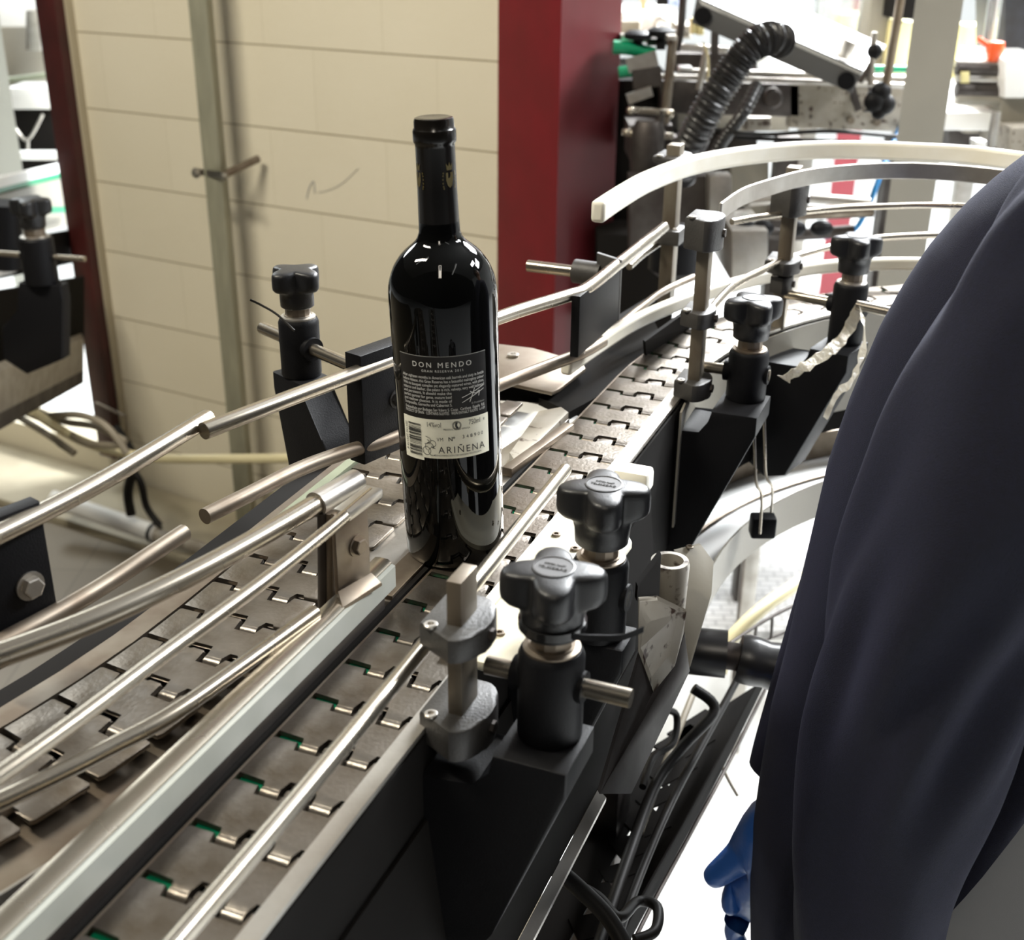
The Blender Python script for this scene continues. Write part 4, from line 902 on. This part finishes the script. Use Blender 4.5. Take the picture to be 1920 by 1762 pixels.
cabs = [('cable', .006, ((1300, 1290, -.34), (1340, 1330, -.36), (1280, 1400, -.38), (1230, 1470, -.40), (1180, 1600, -.42), (1120, 1780, -.42)), 'thick black cable looping down behind the diagonal strap'),
        ('cable', .0045, ((1385, 1270, -.40), (1330, 1370, -.40), (1260, 1500, -.40), (1200, 1640, -.42), (1150, 1780, -.42)), 'black cable lying along the middle of the cable tray'),
        ('cable', .0050, ((1190, 1762, -.38), (1228, 1745, -.38), (1232, 1700, -.38), (1196, 1690, -.38), (1160, 1720, -.36), (1120, 1680, -.36), (1060, 1650, -.34)), 'black cable with a loop at the bottom end of the tray'),
        ('greycable', .0040, ((1300, 1300, -.42), (1272, 1370, -.42), (1240, 1450, -.42), (1200, 1560, -.42)), 'tan cable among the black cables in the tray'),
        ('cable', .0075, ((1020, 1610, -.30), (1080, 1660, -.32), (1140, 1720, -.34), (1180, 1790, -.36)), 'fat dark hose crossing at the bottom under the guard'),
        ('cable', .004, ((1240, 1330, -.36), (1268, 1340, -.38), (1262, 1392, -.40), (1225, 1420, -.40), (1205, 1475, -.40)), 'short black cable curl beside the guard')]
for m_, r_, pp, lab in cabs: tg(MB().tube([P(*p) for p in pp], r_, 12).build('cable', m_), lab, 'cable')
# black pipe coupling
pc = thing('pipe_coupling', P(1390, 1260, -.30), 'fat black pipe with a coupling joint next to the jacket', 'pipe')
MB().cyl(P(1282, 1218, -.29), P(1362, 1226, -.29), .026, seg=28).build('pipe', 'hose', pc)
MB().cyl(P(1358, 1228, -.29), P(1388, 1232, -.29), .015, seg=28).build('neck', 'dark_steel', pc)
b = MB(); b.tube([P(1384, 1232, -.29), P(1500, 1262, -.30), P(1600, 1290, -.30)], .026, 28, smooth=True, rfun=lambda t: .025 + .002 * (1 if int(t * 12) % 3 else 0)); b.build('pipe', 'hose', pc)
tg(MB().tube([P(1560, 1040, -.45), P(1500, 1090, -.45), P(1430, 1140, -.45), P(1370, 1200, -.47), P(1350, 1260, -.50)], .010, 14).build('yellow_tube', 'beigetube'), 'pale yellow flexible tube curving down right of the bend', 'tube')
wr = thing('wire_rack', P(1450, 1200, -.45), 'small bent wire rack in front of the pale yellow tube', 'wire rack')
b = MB(); b.tube([P(1370, 1205, -.40), P(1440, 1160, -.40), P(1520, 1122, -.40), P(1600, 1100, -.40)], .0022, 8); b.tube([P(1400, 1215, -.44), P(1460, 1190, -.44), P(1560, 1150, -.44)], .0018, 8)
for x0, y0, x1, y1 in ((1418, 1174, 1414, 1210), (1508, 1128, 1502, 1172), (1448, 1156, 1446, 1196)): b.tube([P(x0, y0, -.40), P(x1, y1, -.44)], .0020, 8)
b.build('wires', 'dark_steel', wr)
# hanging wire loop with its black clip
wl = thing('wire_hanger', P(1425, 990, -.19), 'two bent wires with a black clip hanging from the bend over the trough', 'wire hanger')
MB().tube([P(1414, 740, -.01), P(1415, 840, -.06), P(1418, 905, -.10), P(1428, 930, -.12), P(1425, 1000, -.17)], .0016, 8, n=4).build('wire', 'rod', wl)
MB().tube([P(1432, 740, -.01), P(1434, 830, -.06), P(1436, 890, -.10), P(1448, 915, -.12), P(1446, 960, -.17)], .0016, 8, n=4).build('wire', 'rod', wl)
MB().box(P(1430, 985, -.19), .028, .02, .026, bev=.003).build('clip', 'black', wl)
# crumpled clear tape on bracket B
tp_ = thing('clear_tape', P(1612, 580, .05), 'crumpled clear adhesive tape strands hanging from the rod end by the jacket', 'tape')
def ribbon(pp, w_, name):
    c_ = smooth_path(pp, 5); L, Rr = [], []
    for i, p in enumerate(c_):
        j = V3(random.uniform(-1, 1), random.uniform(-1, 1), random.uniform(-1, 1)) * .0022; L.append(p + V3(-w_ / 2, 0, w_ * .3) + j); Rr.append(p + V3(w_ / 2, .002, -w_ * .3) - j)
    MB().strip(L, Rr, V3(0, .0007, 0)).build(name, 'clearfilm', tp_, sm=10)
ribbon([P(1613, 574, .055), P(1590, 620, .03), P(1560, 655, .02), P(1510, 688, .01), P(1470, 712, 0)], .012, 'tape_strand')
ribbon([P(1614, 578, .055), P(1622, 640, .03), P(1600, 710, 0), P(1570, 740, -.01), P(1548, 785, -.03)], .007, 'tape_strand')
MB().cyl(P(1605, 572, .055), P(1700, 592, .050), .0056, seg=18).build('rod_end', 'rod', tp_)
tg(MB().tube([P(1553, 776, -.588), P(1600, 770, -.588), P(1700, 762, -.588)], .010, 12).build('air_hose', 'blue'), 'blue air hose just above the wire mesh beside the jacket', 'hose')
# wire mesh shelf, on legs
ms = thing('mesh_shelf', P(1520, 880, -.62), 'bright wire mesh shelf seen under the bend beside the jacket', 'mesh shelf')
b = MB(); c0 = P(1395, 870, -.60); ex = V3(1, .12, 0).normalized(); ey = V3(-.12, 1, 0).normalized()
for i in range(26): b.tube([c0 + ex * (.032 * i) - ey * .10, c0 + ex * (.032 * i) + ey * .45], .0032, 6, smooth=False)
for j in range(17): b.tube([c0 + ey * (.033 * j - .1), c0 + ex * .80 + ey * (.033 * j - .1)], .0032, 6, smooth=False)
b.build('mesh', 'steel', ms)
b = MB(); b.beam(c0 - ey * .10 - ex * .05, c0 + ex * .8 - ey * .10, .05, .03); b.build('front_bar', 'white', ms)
for dx in (0.0, .78):
    for dy in (-.1, .42): MB().box(V3((c0 + ex * dx + ey * dy).x, (c0 + ex * dx + ey * dy).y, .32), .03, .03, .64, bev=.002).build('leg', 'steel', ms)
# tread plate on the floor
tm = bpy.data.materials.new('tread_grating'); tm.use_nodes = True; nt = tm.node_tree; bs = nt.nodes['Principled BSDF']; bs.inputs['Roughness'].default_value = .4
tcn = nt.nodes.new('ShaderNodeTexCoord'); ck = nt.nodes.new('ShaderNodeTexBrick'); ck.inputs['Scale'].default_value = 1; ck.inputs['Brick Width'].default_value = .05; ck.inputs['Row Height'].default_value = .026; ck.inputs['Mortar Size'].default_value = .005; ck.inputs['Mortar Smooth'].default_value = 1
ck.inputs['Color1'].default_value = (.80, .80, .80, 1); ck.inputs['Color2'].default_value = (.70, .70, .71, 1); ck.inputs['Mortar'].default_value = (.42, .42, .43, 1)
nt.links.new(tcn.outputs['Object'], ck.inputs[0]); nt.links.new(ck.outputs[0], bs.inputs['Base Color']); M['tread'] = tm
GZ = -BELT + .024
tg(MB().prism([P(x, y, GZ) for x, y in ((1300, 1195), (1300, 1040), (1440, 1010), (1700, 1060), (1700, 1250), (1480, 1180))], Z * -.022, bev=.002).build('floor_grating', 'tread'), 'pale slotted floor grating seen under the bend', 'floor grating')

# ================================================================== LABELLING MACHINE BEYOND THE BEND
MY = 2.75
lm = thing('labelling_machine', PY(1480, 200, MY) * 1.0, 'bottling machine beyond the bend, with a long dark-to-beige frame beam and rods', 'machine')
lm.location.z = 0
def bxp(name, x0, y0, x1, y1, y, dep, m, par=lm, bev=.003, skew=0.0):      # upright slab whose front face covers the pixels
    a, b_, c_, d_ = PY(x0, y0, y), PY(x1, y0 + skew, y), PY(x1, y1 + skew, y), PY(x0, y1, y)
    return MB().prism([a, b_, c_, d_], V3(0, dep, 0), bev=bev).build(name, m, par)
def rodp(name, pts, r, m, par=lm, seg=12, n=6): return MB().tube([PY(*p) for p in pts], r, seg, n).build(name, m, par)
bxp('frame_beam', 1238, 150, 1500, 212, MY, .05, 'dark_steel', skew=8); bxp('frame_beam', 1480, 157, 1710, 240, MY, .05, 'stained', skew=8)
bxp('machine_body', 1120, 440, 1262, 620, MY - .1, .3, 'dark'); bxp('machine_body', 1150, 150, 1262, 480, MY + .05, .45, 'dark'); bxp('gear_housing', 1180, 235, 1262, 300, MY - .12, .14, 'dark_steel')
bxp('undershelf', 1270, 212, 1480, 246, MY + .2, .4, 'greypaint'); bxp('undershelf', 1400, 220, 1446, 246, MY + .06, .1, 'stained')
bxp('base_cabinet', 1230, 250, 1420, 470, MY + .25, .5, 'dark_steel'); bxp('base_cabinet', 1370, 300, 1442, 520, MY + .1, .3, 'greypaint')
rodp('guide_bar', [(1230, 143, MY - .04), (1480, 152, MY - .04), (1720, 162, MY - .04)], .006, 'steel')
rodp('guide_bar', [(1270, 135, MY + .05), (1480, 141, MY + .05), (1720, 150, MY + .05)], .009, 'steel')
rodp('guide_bar', [(1270, 88, MY + .1), (1400, 96, MY + .1), (1480, 98, MY + .1)], .008, 'steel')
bxp('conveyor_side', 1262, 100, 1420, 136, MY + .12, .06, 'dark_steel'); bxp('bright_plate', 1275, 126, 1298, 134, MY + .02, .05, 'white')
rodp('column_rod', [(1262, 68, MY - .1), (1253, 160, MY - .1), (1244, 250, MY - .1)], .010, 'brown_steel'); bxp('rod_head', 1252, 66, 1268, 76, MY - .12, .04, 'steel')
rodp('thin_rod', [(1282, -20, MY), (1276, 60, MY), (1268, 96, MY)], .008, 'dark_steel')
rodp('thin_rod', [(1325, 90, MY - .06), (1310, 168, MY - .06)], .007, 'steel'); rodp('cable_drop', [(1318, 80, MY - .08), (1328, 110, MY - .08), (1327, 175, MY - .08)], .0025, 'beigetube')
for x, y in ((1196, 68), (1240, 62)):
    MB().lathe(PY(x, y + 12, MY - .05), [(.010, -.02), (.010, .004), (.028, .008), (.030, .018), (.020, .024)], 20).build('hand_knob', 'black', lm)
bxp('side_rail_plate', 1164, 64, 1256, 80, MY, .03, 'steel'); bxp('side_rail_plate', 1214, 72, 1252, 86, MY - .03, .03, 'dark_steel')
rodp('green_belt', [(1150, 88, MY - .05), (1190, 92, MY - .05), (1226, 102, MY - .05)], .014, 'green'); rodp('green_belt', [(1160, 136, MY - .05), (1190, 134, MY - .05), (1222, 146, MY - .05)], .012, 'green')
MB().beam(PY(1176, 124, MY - .08), PY(1232, 108, MY - .08), .008, .03).build('angle_plate', 'steel', lm)
MB().beam(PY(1186, 150, MY - .08), PY(1240, 142, MY - .08), .01, .04).build('angle_plate', 'dark_steel', lm)
MB().beam(PY(1176, 186, MY - .1), PY(1222, 170, MY - .1), .02, .02).build('angle_plate', 'steel', lm)
rodp('cross_bar', [(1178, 206, MY - .15), (1262, 212, MY - .15)], .007, 'rod'); rodp('cross_bar', [(1166, 248, MY - .15), (1262, 256, MY - .15)], .007, 'rod'); rodp('cross_bar', [(1240, 206, MY - .15), (1236, 250, MY - .15)], .008, 'dark_steel')
MB().lathe(PY(1212, 300, MY - .16), [(.03, -.05), (.035, 0), (.035, .06), (.025, .08)], 24).build('motor', 'dark_steel', lm)
for x, y in ((1182, 207), (1256, 214), (1185, 250), (1176, 248)): MB().sphere(PY(x, y, MY - .16), .009).build('bolt', 'rod', lm)
MB().lathe(PY(1447, 183, MY - .01), [(.022, 0), (.022, .014), (.016, .02)], 28, (V3(1, 0, 0), Z, V3(0, -1, 0))).build('round_boss', 'dark_steel', lm)
for x, y in ((1594, 225), (1643, 229), (1601, 184)): MB().lathe(PY(x, y, MY - .001), [(.008, 0), (.008, .008)], 14, (V3(1, 0, 0), Z, V3(0, -1, 0))).build('bolt', 'brown_steel', lm)
# white upper deck and fittings left of the chute
bxp('white_deck', 1164, 22, 1270, 40, MY + .5, .3, 'white'); bxp('white_panel', 1164, 40, 1215, 66, MY + .45, .05, 'greypaint')
b = MB(); cx_, cy_ = 1240, 52
b.prism([PY(x, y, MY + .42) for x, y in ((1200, 70), (1202, 38), (1212, 25), (1255, 28), (1268, 40), (1268, 70))], V3(0, .03, 0), bev=.003).build('end_plate', 'white', lm)
b = MB(); b.tube([PY(1240 + 13 * math.cos(a), 46 + 12 * math.sin(a), MY + .40) for a in [R(20 + i * 27) for i in range(12)]], .004, 8); b.tube([PY(1230, 46, MY + .40), PY(1232, 52, MY + .40), PY(1258, 53, MY + .40)], .004, 8); b.build('handle_ring', 'steel', lm)
bxp('dark_screen', 1232, -8, 1254, 10, MY + .6, .02, 'dark'); bxp('blue_screen', 1253, -8, 1276, 12, MY + .6, .02, mat('speckled_blue', (.10, .17, .45), 0, .5, nscale=80, col2=(.6, .65, .75)))
bxp('orange_item', 1202, -6, 1212, 18, MY + .5, .03, mat('peach_plastic', (.7, .35, .2)), lm); bxp('yellow_sleeve', 1296, 34, 1306, 64, MY + .1, .03, 'yellowbox'); bxp('yellow_sleeve', 1308, 40, 1320, 66, MY + .1, .03, 'yellowbox')
bxp('drum', 1266, 44, 1298, 74, MY + .25, .1, 'greypaint', bev=.02)
# slanted steel chute
ch = thing('slanted_chute', PY(1450, 90, 2.55), 'bright slanted steel chute with a dark side and round end rollers, above the machine', 'chute')
s0, s1 = PY(1312, 16, 2.62), PY(1610, 148, 2.50); sd = (s1 - s0).normalized(); sw = V3(.34, .94, .10).normalized(); sw = (sw - sd * sw.dot(sd)).normalized(); sn = sd.cross(sw); sn = sn if sn.z > 0 else -sn
MB().prism([s0 + sn * .018 - sd * .015, s1 + sn * .018, s1 + sn * -.03, s0 - sn * .032 - sd * .005], sw * .006, bev=.002).build('side_plate', mat('grey_side_plate', (.10, .10, .10), .3, .5), ch)
MB().prism([s0 + sn * .016 - sd * .015, s1 + sn * .016, s1 + sn * .006, s0 + sn * .006], sw * .30, bev=.002).build('deck', 'white', ch)
for e in (s0 - sn * .010 + sd * .012, s1 - sn * .012 - sd * .02):
    MB().cyl(e - sw * .006, e + sw * .28, .017, seg=20).build('roller', 'black', ch)
MB().cyl(s1 + sn * .01 - sd * .05 + sw * .05, s1 + sn * .05 - sd * .05 + sw * .05, .015).build('knob', 'steel', ch)
for dy in (.05, .25): MB().beam(s1 - sn * .02 + sw * dy - sd * .02, V3((s1 + sw * dy).x, (s1 + sw * dy).y, PY(1600, 200, 2.6).z), .012, .012, up=V3(1, 0, 0)).build('support', 'dark_steel', ch)
MB().beam(s0 - sn * .02 + sw * .15, V3((s0 + sw * .15).x, (s0 + sw * .15).y, PY(1300, 150, 2.7).z), .015, .015, up=V3(1, 0, 0)).build('support', 'dark_steel', ch)
# corrugated black hose
hpz = [PY(1275, 330, 2.35), PY(1296, 268, 2.30), PY(1332, 196, 2.28), PY(1372, 134, 2.28), PY(1408, 88, 2.28), PY(1440, 72, 2.29), PY(1468, 78, 2.32)]
tg(MB().tube(hpz, .027, 20, n=26, rfun=lambda t: .0275 + .0030 * math.sin(t * 2 * PI * 46)).build('corrugated_hose', 'hose', sm=80), 'thick black corrugated hose bending over in front of the slanted chute', 'hose')
tg(MB().tube([PY(1330, 310, 2.5), PY(1356, 262, 2.5), PY(1392, 214, 2.5), PY(1420, 160, 2.55)], .013, 14, n=20, rfun=lambda t: .013 + .0012 * math.sin(t * 2 * PI * 40)).build('corrugated_hose', 'hose', sm=80), 'thinner black corrugated hose behind the thick one', 'hose')
# cables crossing
tg(rodp('cable', [(1330, 236, 2.74), (1360, 246, 2.5), (1440, 252, 2.5), (1560, 246, 2.5), (1700, 258, 2.6)], .0042, 'cable', None), 'upper thin black cable crossing under the machine beam', 'cable')
tg(rodp('cable', [(1380, 258, 2.5), (1480, 262, 2.5), (1580, 266, 2.5), (1690, 270, 2.6)], .0042, 'cable', None), 'lower thin black cable crossing just above the white guide rail', 'cable')
tg(rodp('air_hose', [(1420, 440, 2.6), (1500, 445, 2.6), (1590, 436, 2.6), (1622, 400, 2.6), (1650, 330, 2.6), (1690, 235, 2.75), (1712, 228, 2.78)], .006, 'blue', None), 'blue air hose rising behind the far star knob', 'hose')
vt = thing('rod_cluster', PY(1650, 180, 2.5), 'cluster of dark clamps on a tall thin steel rod beside the grey column', 'rod cluster')
rodp('tall_rod', [(1692, -20, 2.5), (1675, 80, 2.5), (1656, 190, 2.5)], .009, 'brown_steel', vt)
for x, y, s_ in ((1640, 96, .03), (1652, 172, .04), (1640, 190, .045), (1660, 196, .04), (1648, 210, .03), (1624, 203, .015)): MB().sphere(PY(x, y, 2.5), s_ * .5, (1, .8, 1)).build('clamp', 'black', vt)
rodp('arm', [(1612, 155, 2.5), (1632, 120, 2.5), (1648, 92, 2.5)], .005, 'dark_steel', vt); rodp('arm', [(1640, 60, 2.5), (1636, 100, 2.5), (1632, 160, 2.5)], .006, 'steel', vt)
rodp('arm', [(1622, 206, 2.5), (1626, 182, 2.5), (1640, 178, 2.5)], .006, 'steel', vt)
# filling bowls and cartons behind
tg(MB().lathe(PY(1604, 60, 3.6), [(.05, -.10), (.09, -.05), (.115, .05), (.125, .22), (.122, .22), (.11, .05), (.085, -.045), (.045, -.095)], 30).build('clear_hopper', 'clear'), 'clear plastic hopper behind the chute, standing over a yellow carton', 'hopper')
BTZ = min(PY(1560, 84, 3.75).z, PY(1890, 116, 3.75).z) - .0095
def carton(x0, y0, x1, y1, y, lab, m='yellowbox', name='carton', cat='carton', down=True):
    a, c_ = PY(x0, y0, y), PY(x1, y1, y)
    if down: c_.z = BTZ
    return tg(MB().box(((a.x + c_.x) / 2, y + .06, (a.z + c_.z) / 2), c_.x - a.x, .12, a.z - c_.z, bev=.003).build(name, m), lab, cat)
carton(1575, 28, 1634, 80, 3.75, 'pale yellow carton behind the clear hopper')
carton(1676, 40, 1712, 92, 3.35, 'pale yellow carton just left of the grey column')
carton(1812, 48, 1866, 114, 3.4, 'pale yellow carton right of the grey column with an orange funnel before it')
carton(1636, -10, 1664, 78, 3.4, 'translucent grey tube beside the tall thin rod', 'greypaint', 'machine_tube', 'tube')
carton(1684, -40, 1716, 36, 3.3, 'dark box above the yellow carton left of the grey column', 'dark', 'dark_box', 'box', False)
of = thing('funnel', PY(1862, 96, 2.8), 'small bright orange funnel with a handle right of the grey column', 'funnel')
MB().lathe(PY(1864, 104, 2.8), [(.012, -.012), (.016, 0), (.020, .012), (.018, .028), (.010, .03)], 20).build('cup', 'orange', of); rodp('handle', [(1858, 88, 2.8), (1834, 72, 2.8)], .006, 'orange', of)
# filler beyond the column
fl_ = thing('filling_machine', PY(1860, 200, 2.9), 'white and grey filling machine parts right of the grey column', 'machine'); fl_.location.z = 0
bxp('white_housing', 1884, 112, 1990, 184, 2.75, .3, 'white', fl_); bxp('grey_housing', 1878, 184, 1990, 232, 2.78, .3, 'greypaint', fl_); bxp('beige_plate', 1808, 196, 1850, 250, 2.9, .03, 'stained', fl_)
bxp('back_panel', 1780, 190, 1880, 290, 2.98, .3, 'dark_steel', fl_); bxp('tall_dark_panel', 1884, -40, 1990, 108, 3.0, .2, mat('speckled_dark_panel', (.03, .03, .035), 0, .5, nscale=50, col2=(.02, .02, .02)), fl_)
for y_, r_, m_ in ((128, .014, 'dark_steel'), (146, .010, 'steel'), (168, .016, 'dark_steel'), (184, .014, 'greypaint'), (118, .008, 'steel')): rodp('pipe', [(1792, y_, 2.8), (1884, y_ + 3, 2.8)], r_, m_, fl_)
bxp('warning_label', 1802, 134, 1818, 156, 2.78, .004, 'yellowbox', fl_); rodp('post', [(1868, 210, 2.7), (1858, 275, 2.7)], .010, 'steel', fl_); bxp('lower_box', 1896, 240, 1990, 290, 2.7, .2, 'stained', fl_); bxp('white_block', 1830, 264, 1850, 280, 2.6, .04, 'white', fl_)
rodp('pipe', [(1870, -30, 2.9), (1858, 60, 2.9), (1850, 112, 2.9)], .016, 'clear', fl_)
for g_ in ((1620, 1700, 128), (1620, 1700, 160)): rodp('green_guide', [(g_[0], g_[2], 2.9), (g_[1], g_[2] + 2, 2.9)], .008, 'green', lm)
# parts seen between the guide rails
lw = thing('infeed_conveyor', PY(1500, 430, 2.4), 'low steel and brown pipework seen between the guide rails of the bend', 'machine'); lw.location.z = 0
rodp('pipe', [(1440, 400, 2.4), (1540, 398, 2.4), (1636, 394, 2.4)], .014, 'brown_steel', lw); rodp('pipe', [(1400, 432, 2.4), (1480, 440, 2.4), (1600, 432, 2.4)], .012, 'dark_steel', lw)
rodp('pipe', [(1380, 380, 2.5), (1500, 372, 2.5), (1630, 380, 2.5)], .010, 'steel', lw)
for x in (1398, 1430, 1490, 1540): MB().sphere(PY(x, 428, 2.35), .016, (1.4, 1, 1)).build('fitting', 'black', lw)
bxp('steel_box', 1372, 432, 1440, 530, 2.3, .3, 'steel', lw); bxp('steel_panel', 1180, 330, 1330, 470, 2.5, .05, 'dark_steel', lw); bxp('steel_panel', 1330, 330, 1372, 420, 2.45, .05, 'steel', lw)
MB().lathe(PY(1268, 470, 2.0), [(.02, -.05), (.045, -.03), (.045, .02), (.03, .04)], 24).build('motor', 'black', lw)
for s_ in (-.3, .3): MB().box(V3(PY(1500, 430, 2.5).x + s_, 2.7, .5), .05, .05, 1.0).build('leg', 'dark_steel', lw)
for x_ in (1250, 1480, 1690): 
    p_ = PY(x_, 220, MY + .1); MB().box(V3(p_.x, MY + .1, p_.z / 2 - .02), .05, .05, p_.z - .04).build('leg', 'dark_steel', lm)

# ================================================================== LEFT: THROUGH THE OPENING
sc_ = thing('neighbour_conveyor', PY(60, 700, 2.6), 'stainless conveyor seen through the opening at the left edge', 'conveyor'); sc_.location.z = 0
def band(y0a, y0b, y1a, y1b, ya, yb, m, name, th=.02, x0=-80, x1=157):
    a, b_, c_, d_ = PY(x0, y0a, ya), PY(x1, y0b, yb), PY(x1, y1b, yb), PY(x0, y1a, ya); a = b_ + (a - b_) * 1.5; d_ = c_ + (d_ - c_) * 1.5; return MB().prism([a, b_, c_, d_], V3(-.4, .9, 0) * th).build(name, m, sc_)
band(725, 636, 760, 664, 2.3, 3.3, 'steel', 'top_rail', .06); band(760, 664, 815, 694, 2.3, 3.3, 'steel', 'side_face', .02); band(815, 694, 850, 718, 2.3, 3.3, 'dark_steel', 'lower_face', .02)
band(470, 430, 540, 490, 2.9, 3.6, 'dark', 'inner_panel', .02, x1=150); band(520, 475, 545, 500, 2.6, 3.4, 'steel', 'back_rail', .02, x1=60); band(560, 520, 735, 640, 2.7, 3.4, 'dark', 'inner_panel', .02, x1=158)
band(352, 306, 372, 322, 3.0, 3.9, 'white', 'guide_top', .03, x1=120); band(372, 322, 382, 332, 3.0, 3.9, 'green', 'green_guide', .03, x1=120); band(384, 334, 480, 420, 3.0, 3.9, 'greypaint', 'guide_body', .03, x1=130)
band(400, 390, 406, 398, 2.95, 3.8, 'green', 'green_guide', .03, x1=140)
kk = PY(78, 520, 2.45); kx = kk.copy(); kx.z = 0
t_ = knob_bracket(kx, kk.z + .085, kk.z - .01, 'large blurred black star-knob bracket at the left edge in front of the opening', (-.10, .105, kk.z + .045), dirn=V3(.97, -.2, 0), rot=R(15), badge=False, rb=.034, kr=.042, scale=1.5,
    armpoly=[(-.045, -.0005), (.05, -.0005), (.05, -.03), (.03, -.16), (-.06, -.20), (-.11, -.17), (-.10, -.10), (-.055, -.06)])
for x, w_ in ((0, 20),):
    MB().cyl(PY(8, 380, 2.6), PY(12, 500, 2.6), .035).build('far_barrel', 'black', t_)
br2 = thing('back_room_machine', PY(30, 200, 5.2), 'white and glass machine in the room behind the opening at the far left', 'machine'); br2.location.z = 0
bxp('white_body', -60, -40, 84, 60, 5.6, .5, 'white', br2); bxp('glass_panel', -20, 50, 95, 185, 5.2, .04, 'greypaint', br2); bxp('spout', 48, 20, 76, 95, 5.0, .08, 'steel', br2)
bxp('white_table', 10, 165, 110, 205, 5.0, .4, 'white', br2); bxp('dark_base', -60, 205, 125, 345, 5.05, .5, 'dark', br2); bxp('table_rail', 20, 284, 118, 300, 4.8, .03, 'white', br2); rodp('brace', [(28, 240, 4.9), (52, 262, 4.9), (80, 215, 4.9)], .006, 'steel', br2); rodp('brace', [(52, 262, 4.9), (52, 290, 4.9)], .006, 'steel', br2)
rodp('green_bar', [(15, 150, 5.1), (95, 140, 5.1)], .012, 'greenish', br2)
# pipework in front of the wall
tg(MB().tube([onwall(x, y, o_) for x, y, o_ in ((60, 770, .6), (130, 815, .5), (200, 842, .45), (290, 858, .4), (420, 860, .35), (560, 858, .3), (720, 850, .3))], .0125, 14).build('beige_tube', 'beigetube'), 'long beige flexible tube sagging in front of the block wall', 'tube')
wp_ = thing('white_pipe', onwall(200, 950, .30), 'short white pipe with a black strap at the foot of the block wall', 'pipe')
MB().cyl(onwall(100, 935, .35), onwall(292, 1000, .30), .026, seg=24).build('pipe_body', 'white', wp_); MB().cyl(onwall(286, 998, .30), onwall(292, 1000, .30), .0285, seg=24).build('strap', 'black', wp_)
MB().tube([onwall(286, 1010, .28), onwall(268, 1034, .27), onwall(240, 1034, .27), onwall(236, 1014, .28)], .004, 8).build('strap_end', 'black', wp_)
tg(MB().cyl(onwall(292, 1003, .30), onwall(700, 1120, .22), .020, seg=20).build('cream_pipe', 'stained'), 'cream pipe continuing from the white pipe along the wall foot', 'pipe')
wire = [((40, 770), (110, 800), (160, 830), (230, 835)), ((60, 765), (120, 790), (180, 800), (236, 828)), ((90, 780), (150, 778), (200, 800), (238, 850)), ((20, 772), (90, 815), (140, 850), (110, 830))]
for i, w_ in enumerate(wire):
    tg(MB().tube([onwall(x, y, .5 + .02 * i) for x, y in w_], .009, 10).build('cable', 'greycable'), ('lowest', 'middle', 'upper', 'shortest')[i] + ' of the dusty grey cables bundled under the opening at the left', 'cable', 'dusty cables under the opening')
for i, (w_, lab) in enumerate(((((215, 800), (250, 860), (240, 920), (246, 965)), 'left black hose dropping to the white pipe'), (((225, 850), (262, 900), (275, 950), (300, 985)), 'right black hose dropping to the white pipe'))):
    tg(MB().tube([onwall(x, y, .33) for x, y in w_], .014 - .004 * i, 12).build('black_hose', 'cable'), lab, 'hose')
tg(MB().tube([onwall(x, y, .04) for x, y in ((280, 945), (330, 965), (400, 985), (450, 998))], .009, 10).build('wall_conduit', 'greycable'), 'thin conduit with a valve low on the wall left of the galvanised post', 'conduit')
tg(MB().box(onwall(335, 965, .06), .03, .03, .04, bev=.003).build('valve', 'brown_steel'), 'small dull valve on the thin conduit left of the galvanised post', 'valve')
tg(MB().tube([onwall(x, y, .08) for x, y in ((180, 755), (230, 778), (236, 782), (236, 830))], .004, 8, n=3).build('wire_bracket', 'brown_steel'), 'thin bent wire bracket on the wall above the cable bundle', 'wire bracket')
# kerb at the wall foot
kb = onwall(300, 1060, 0); 
me = MB().box((0, 0, 0), 2.4, .30, .03, bev=.006).build('baseboard_back', mat('dusty_kerb', (.42, .38, .28), 0, .6, nscale=6, col2=(.33, .29, .21)), origin=(0, 0, 0), kind='structure')
me.matrix_world = Matrix((WD, -Z.cross(WD) * -1, Z)).transposed().to_4x4(); me.location = WQ + WD * 1.0 - WN * .155 + Z * .015

bb = thing('back_bench', PY(1720, 110, 3.5), 'pale bench behind the machine carrying the yellow cartons and hopper', 'bench'); bb.location.z = 0
p0 = PY(1560, 84, 3.75); p1 = PY(1890, 116, 3.75)
MB().box(((p0.x + p1.x) / 2, 3.45, min(p0.z, p1.z) - .03), p1.x - p0.x + .3, 1.3, .04, bev=.004).build('bench_top', 'white', bb)
for x_ in (p0.x, p1.x):
    for y_ in (2.95, 3.95): MB().box((x_, y_, (min(p0.z, p1.z) - .05) / 2), .05, .05, min(p0.z, p1.z) - .05, bev=.003).build('leg', 'steel', bb)
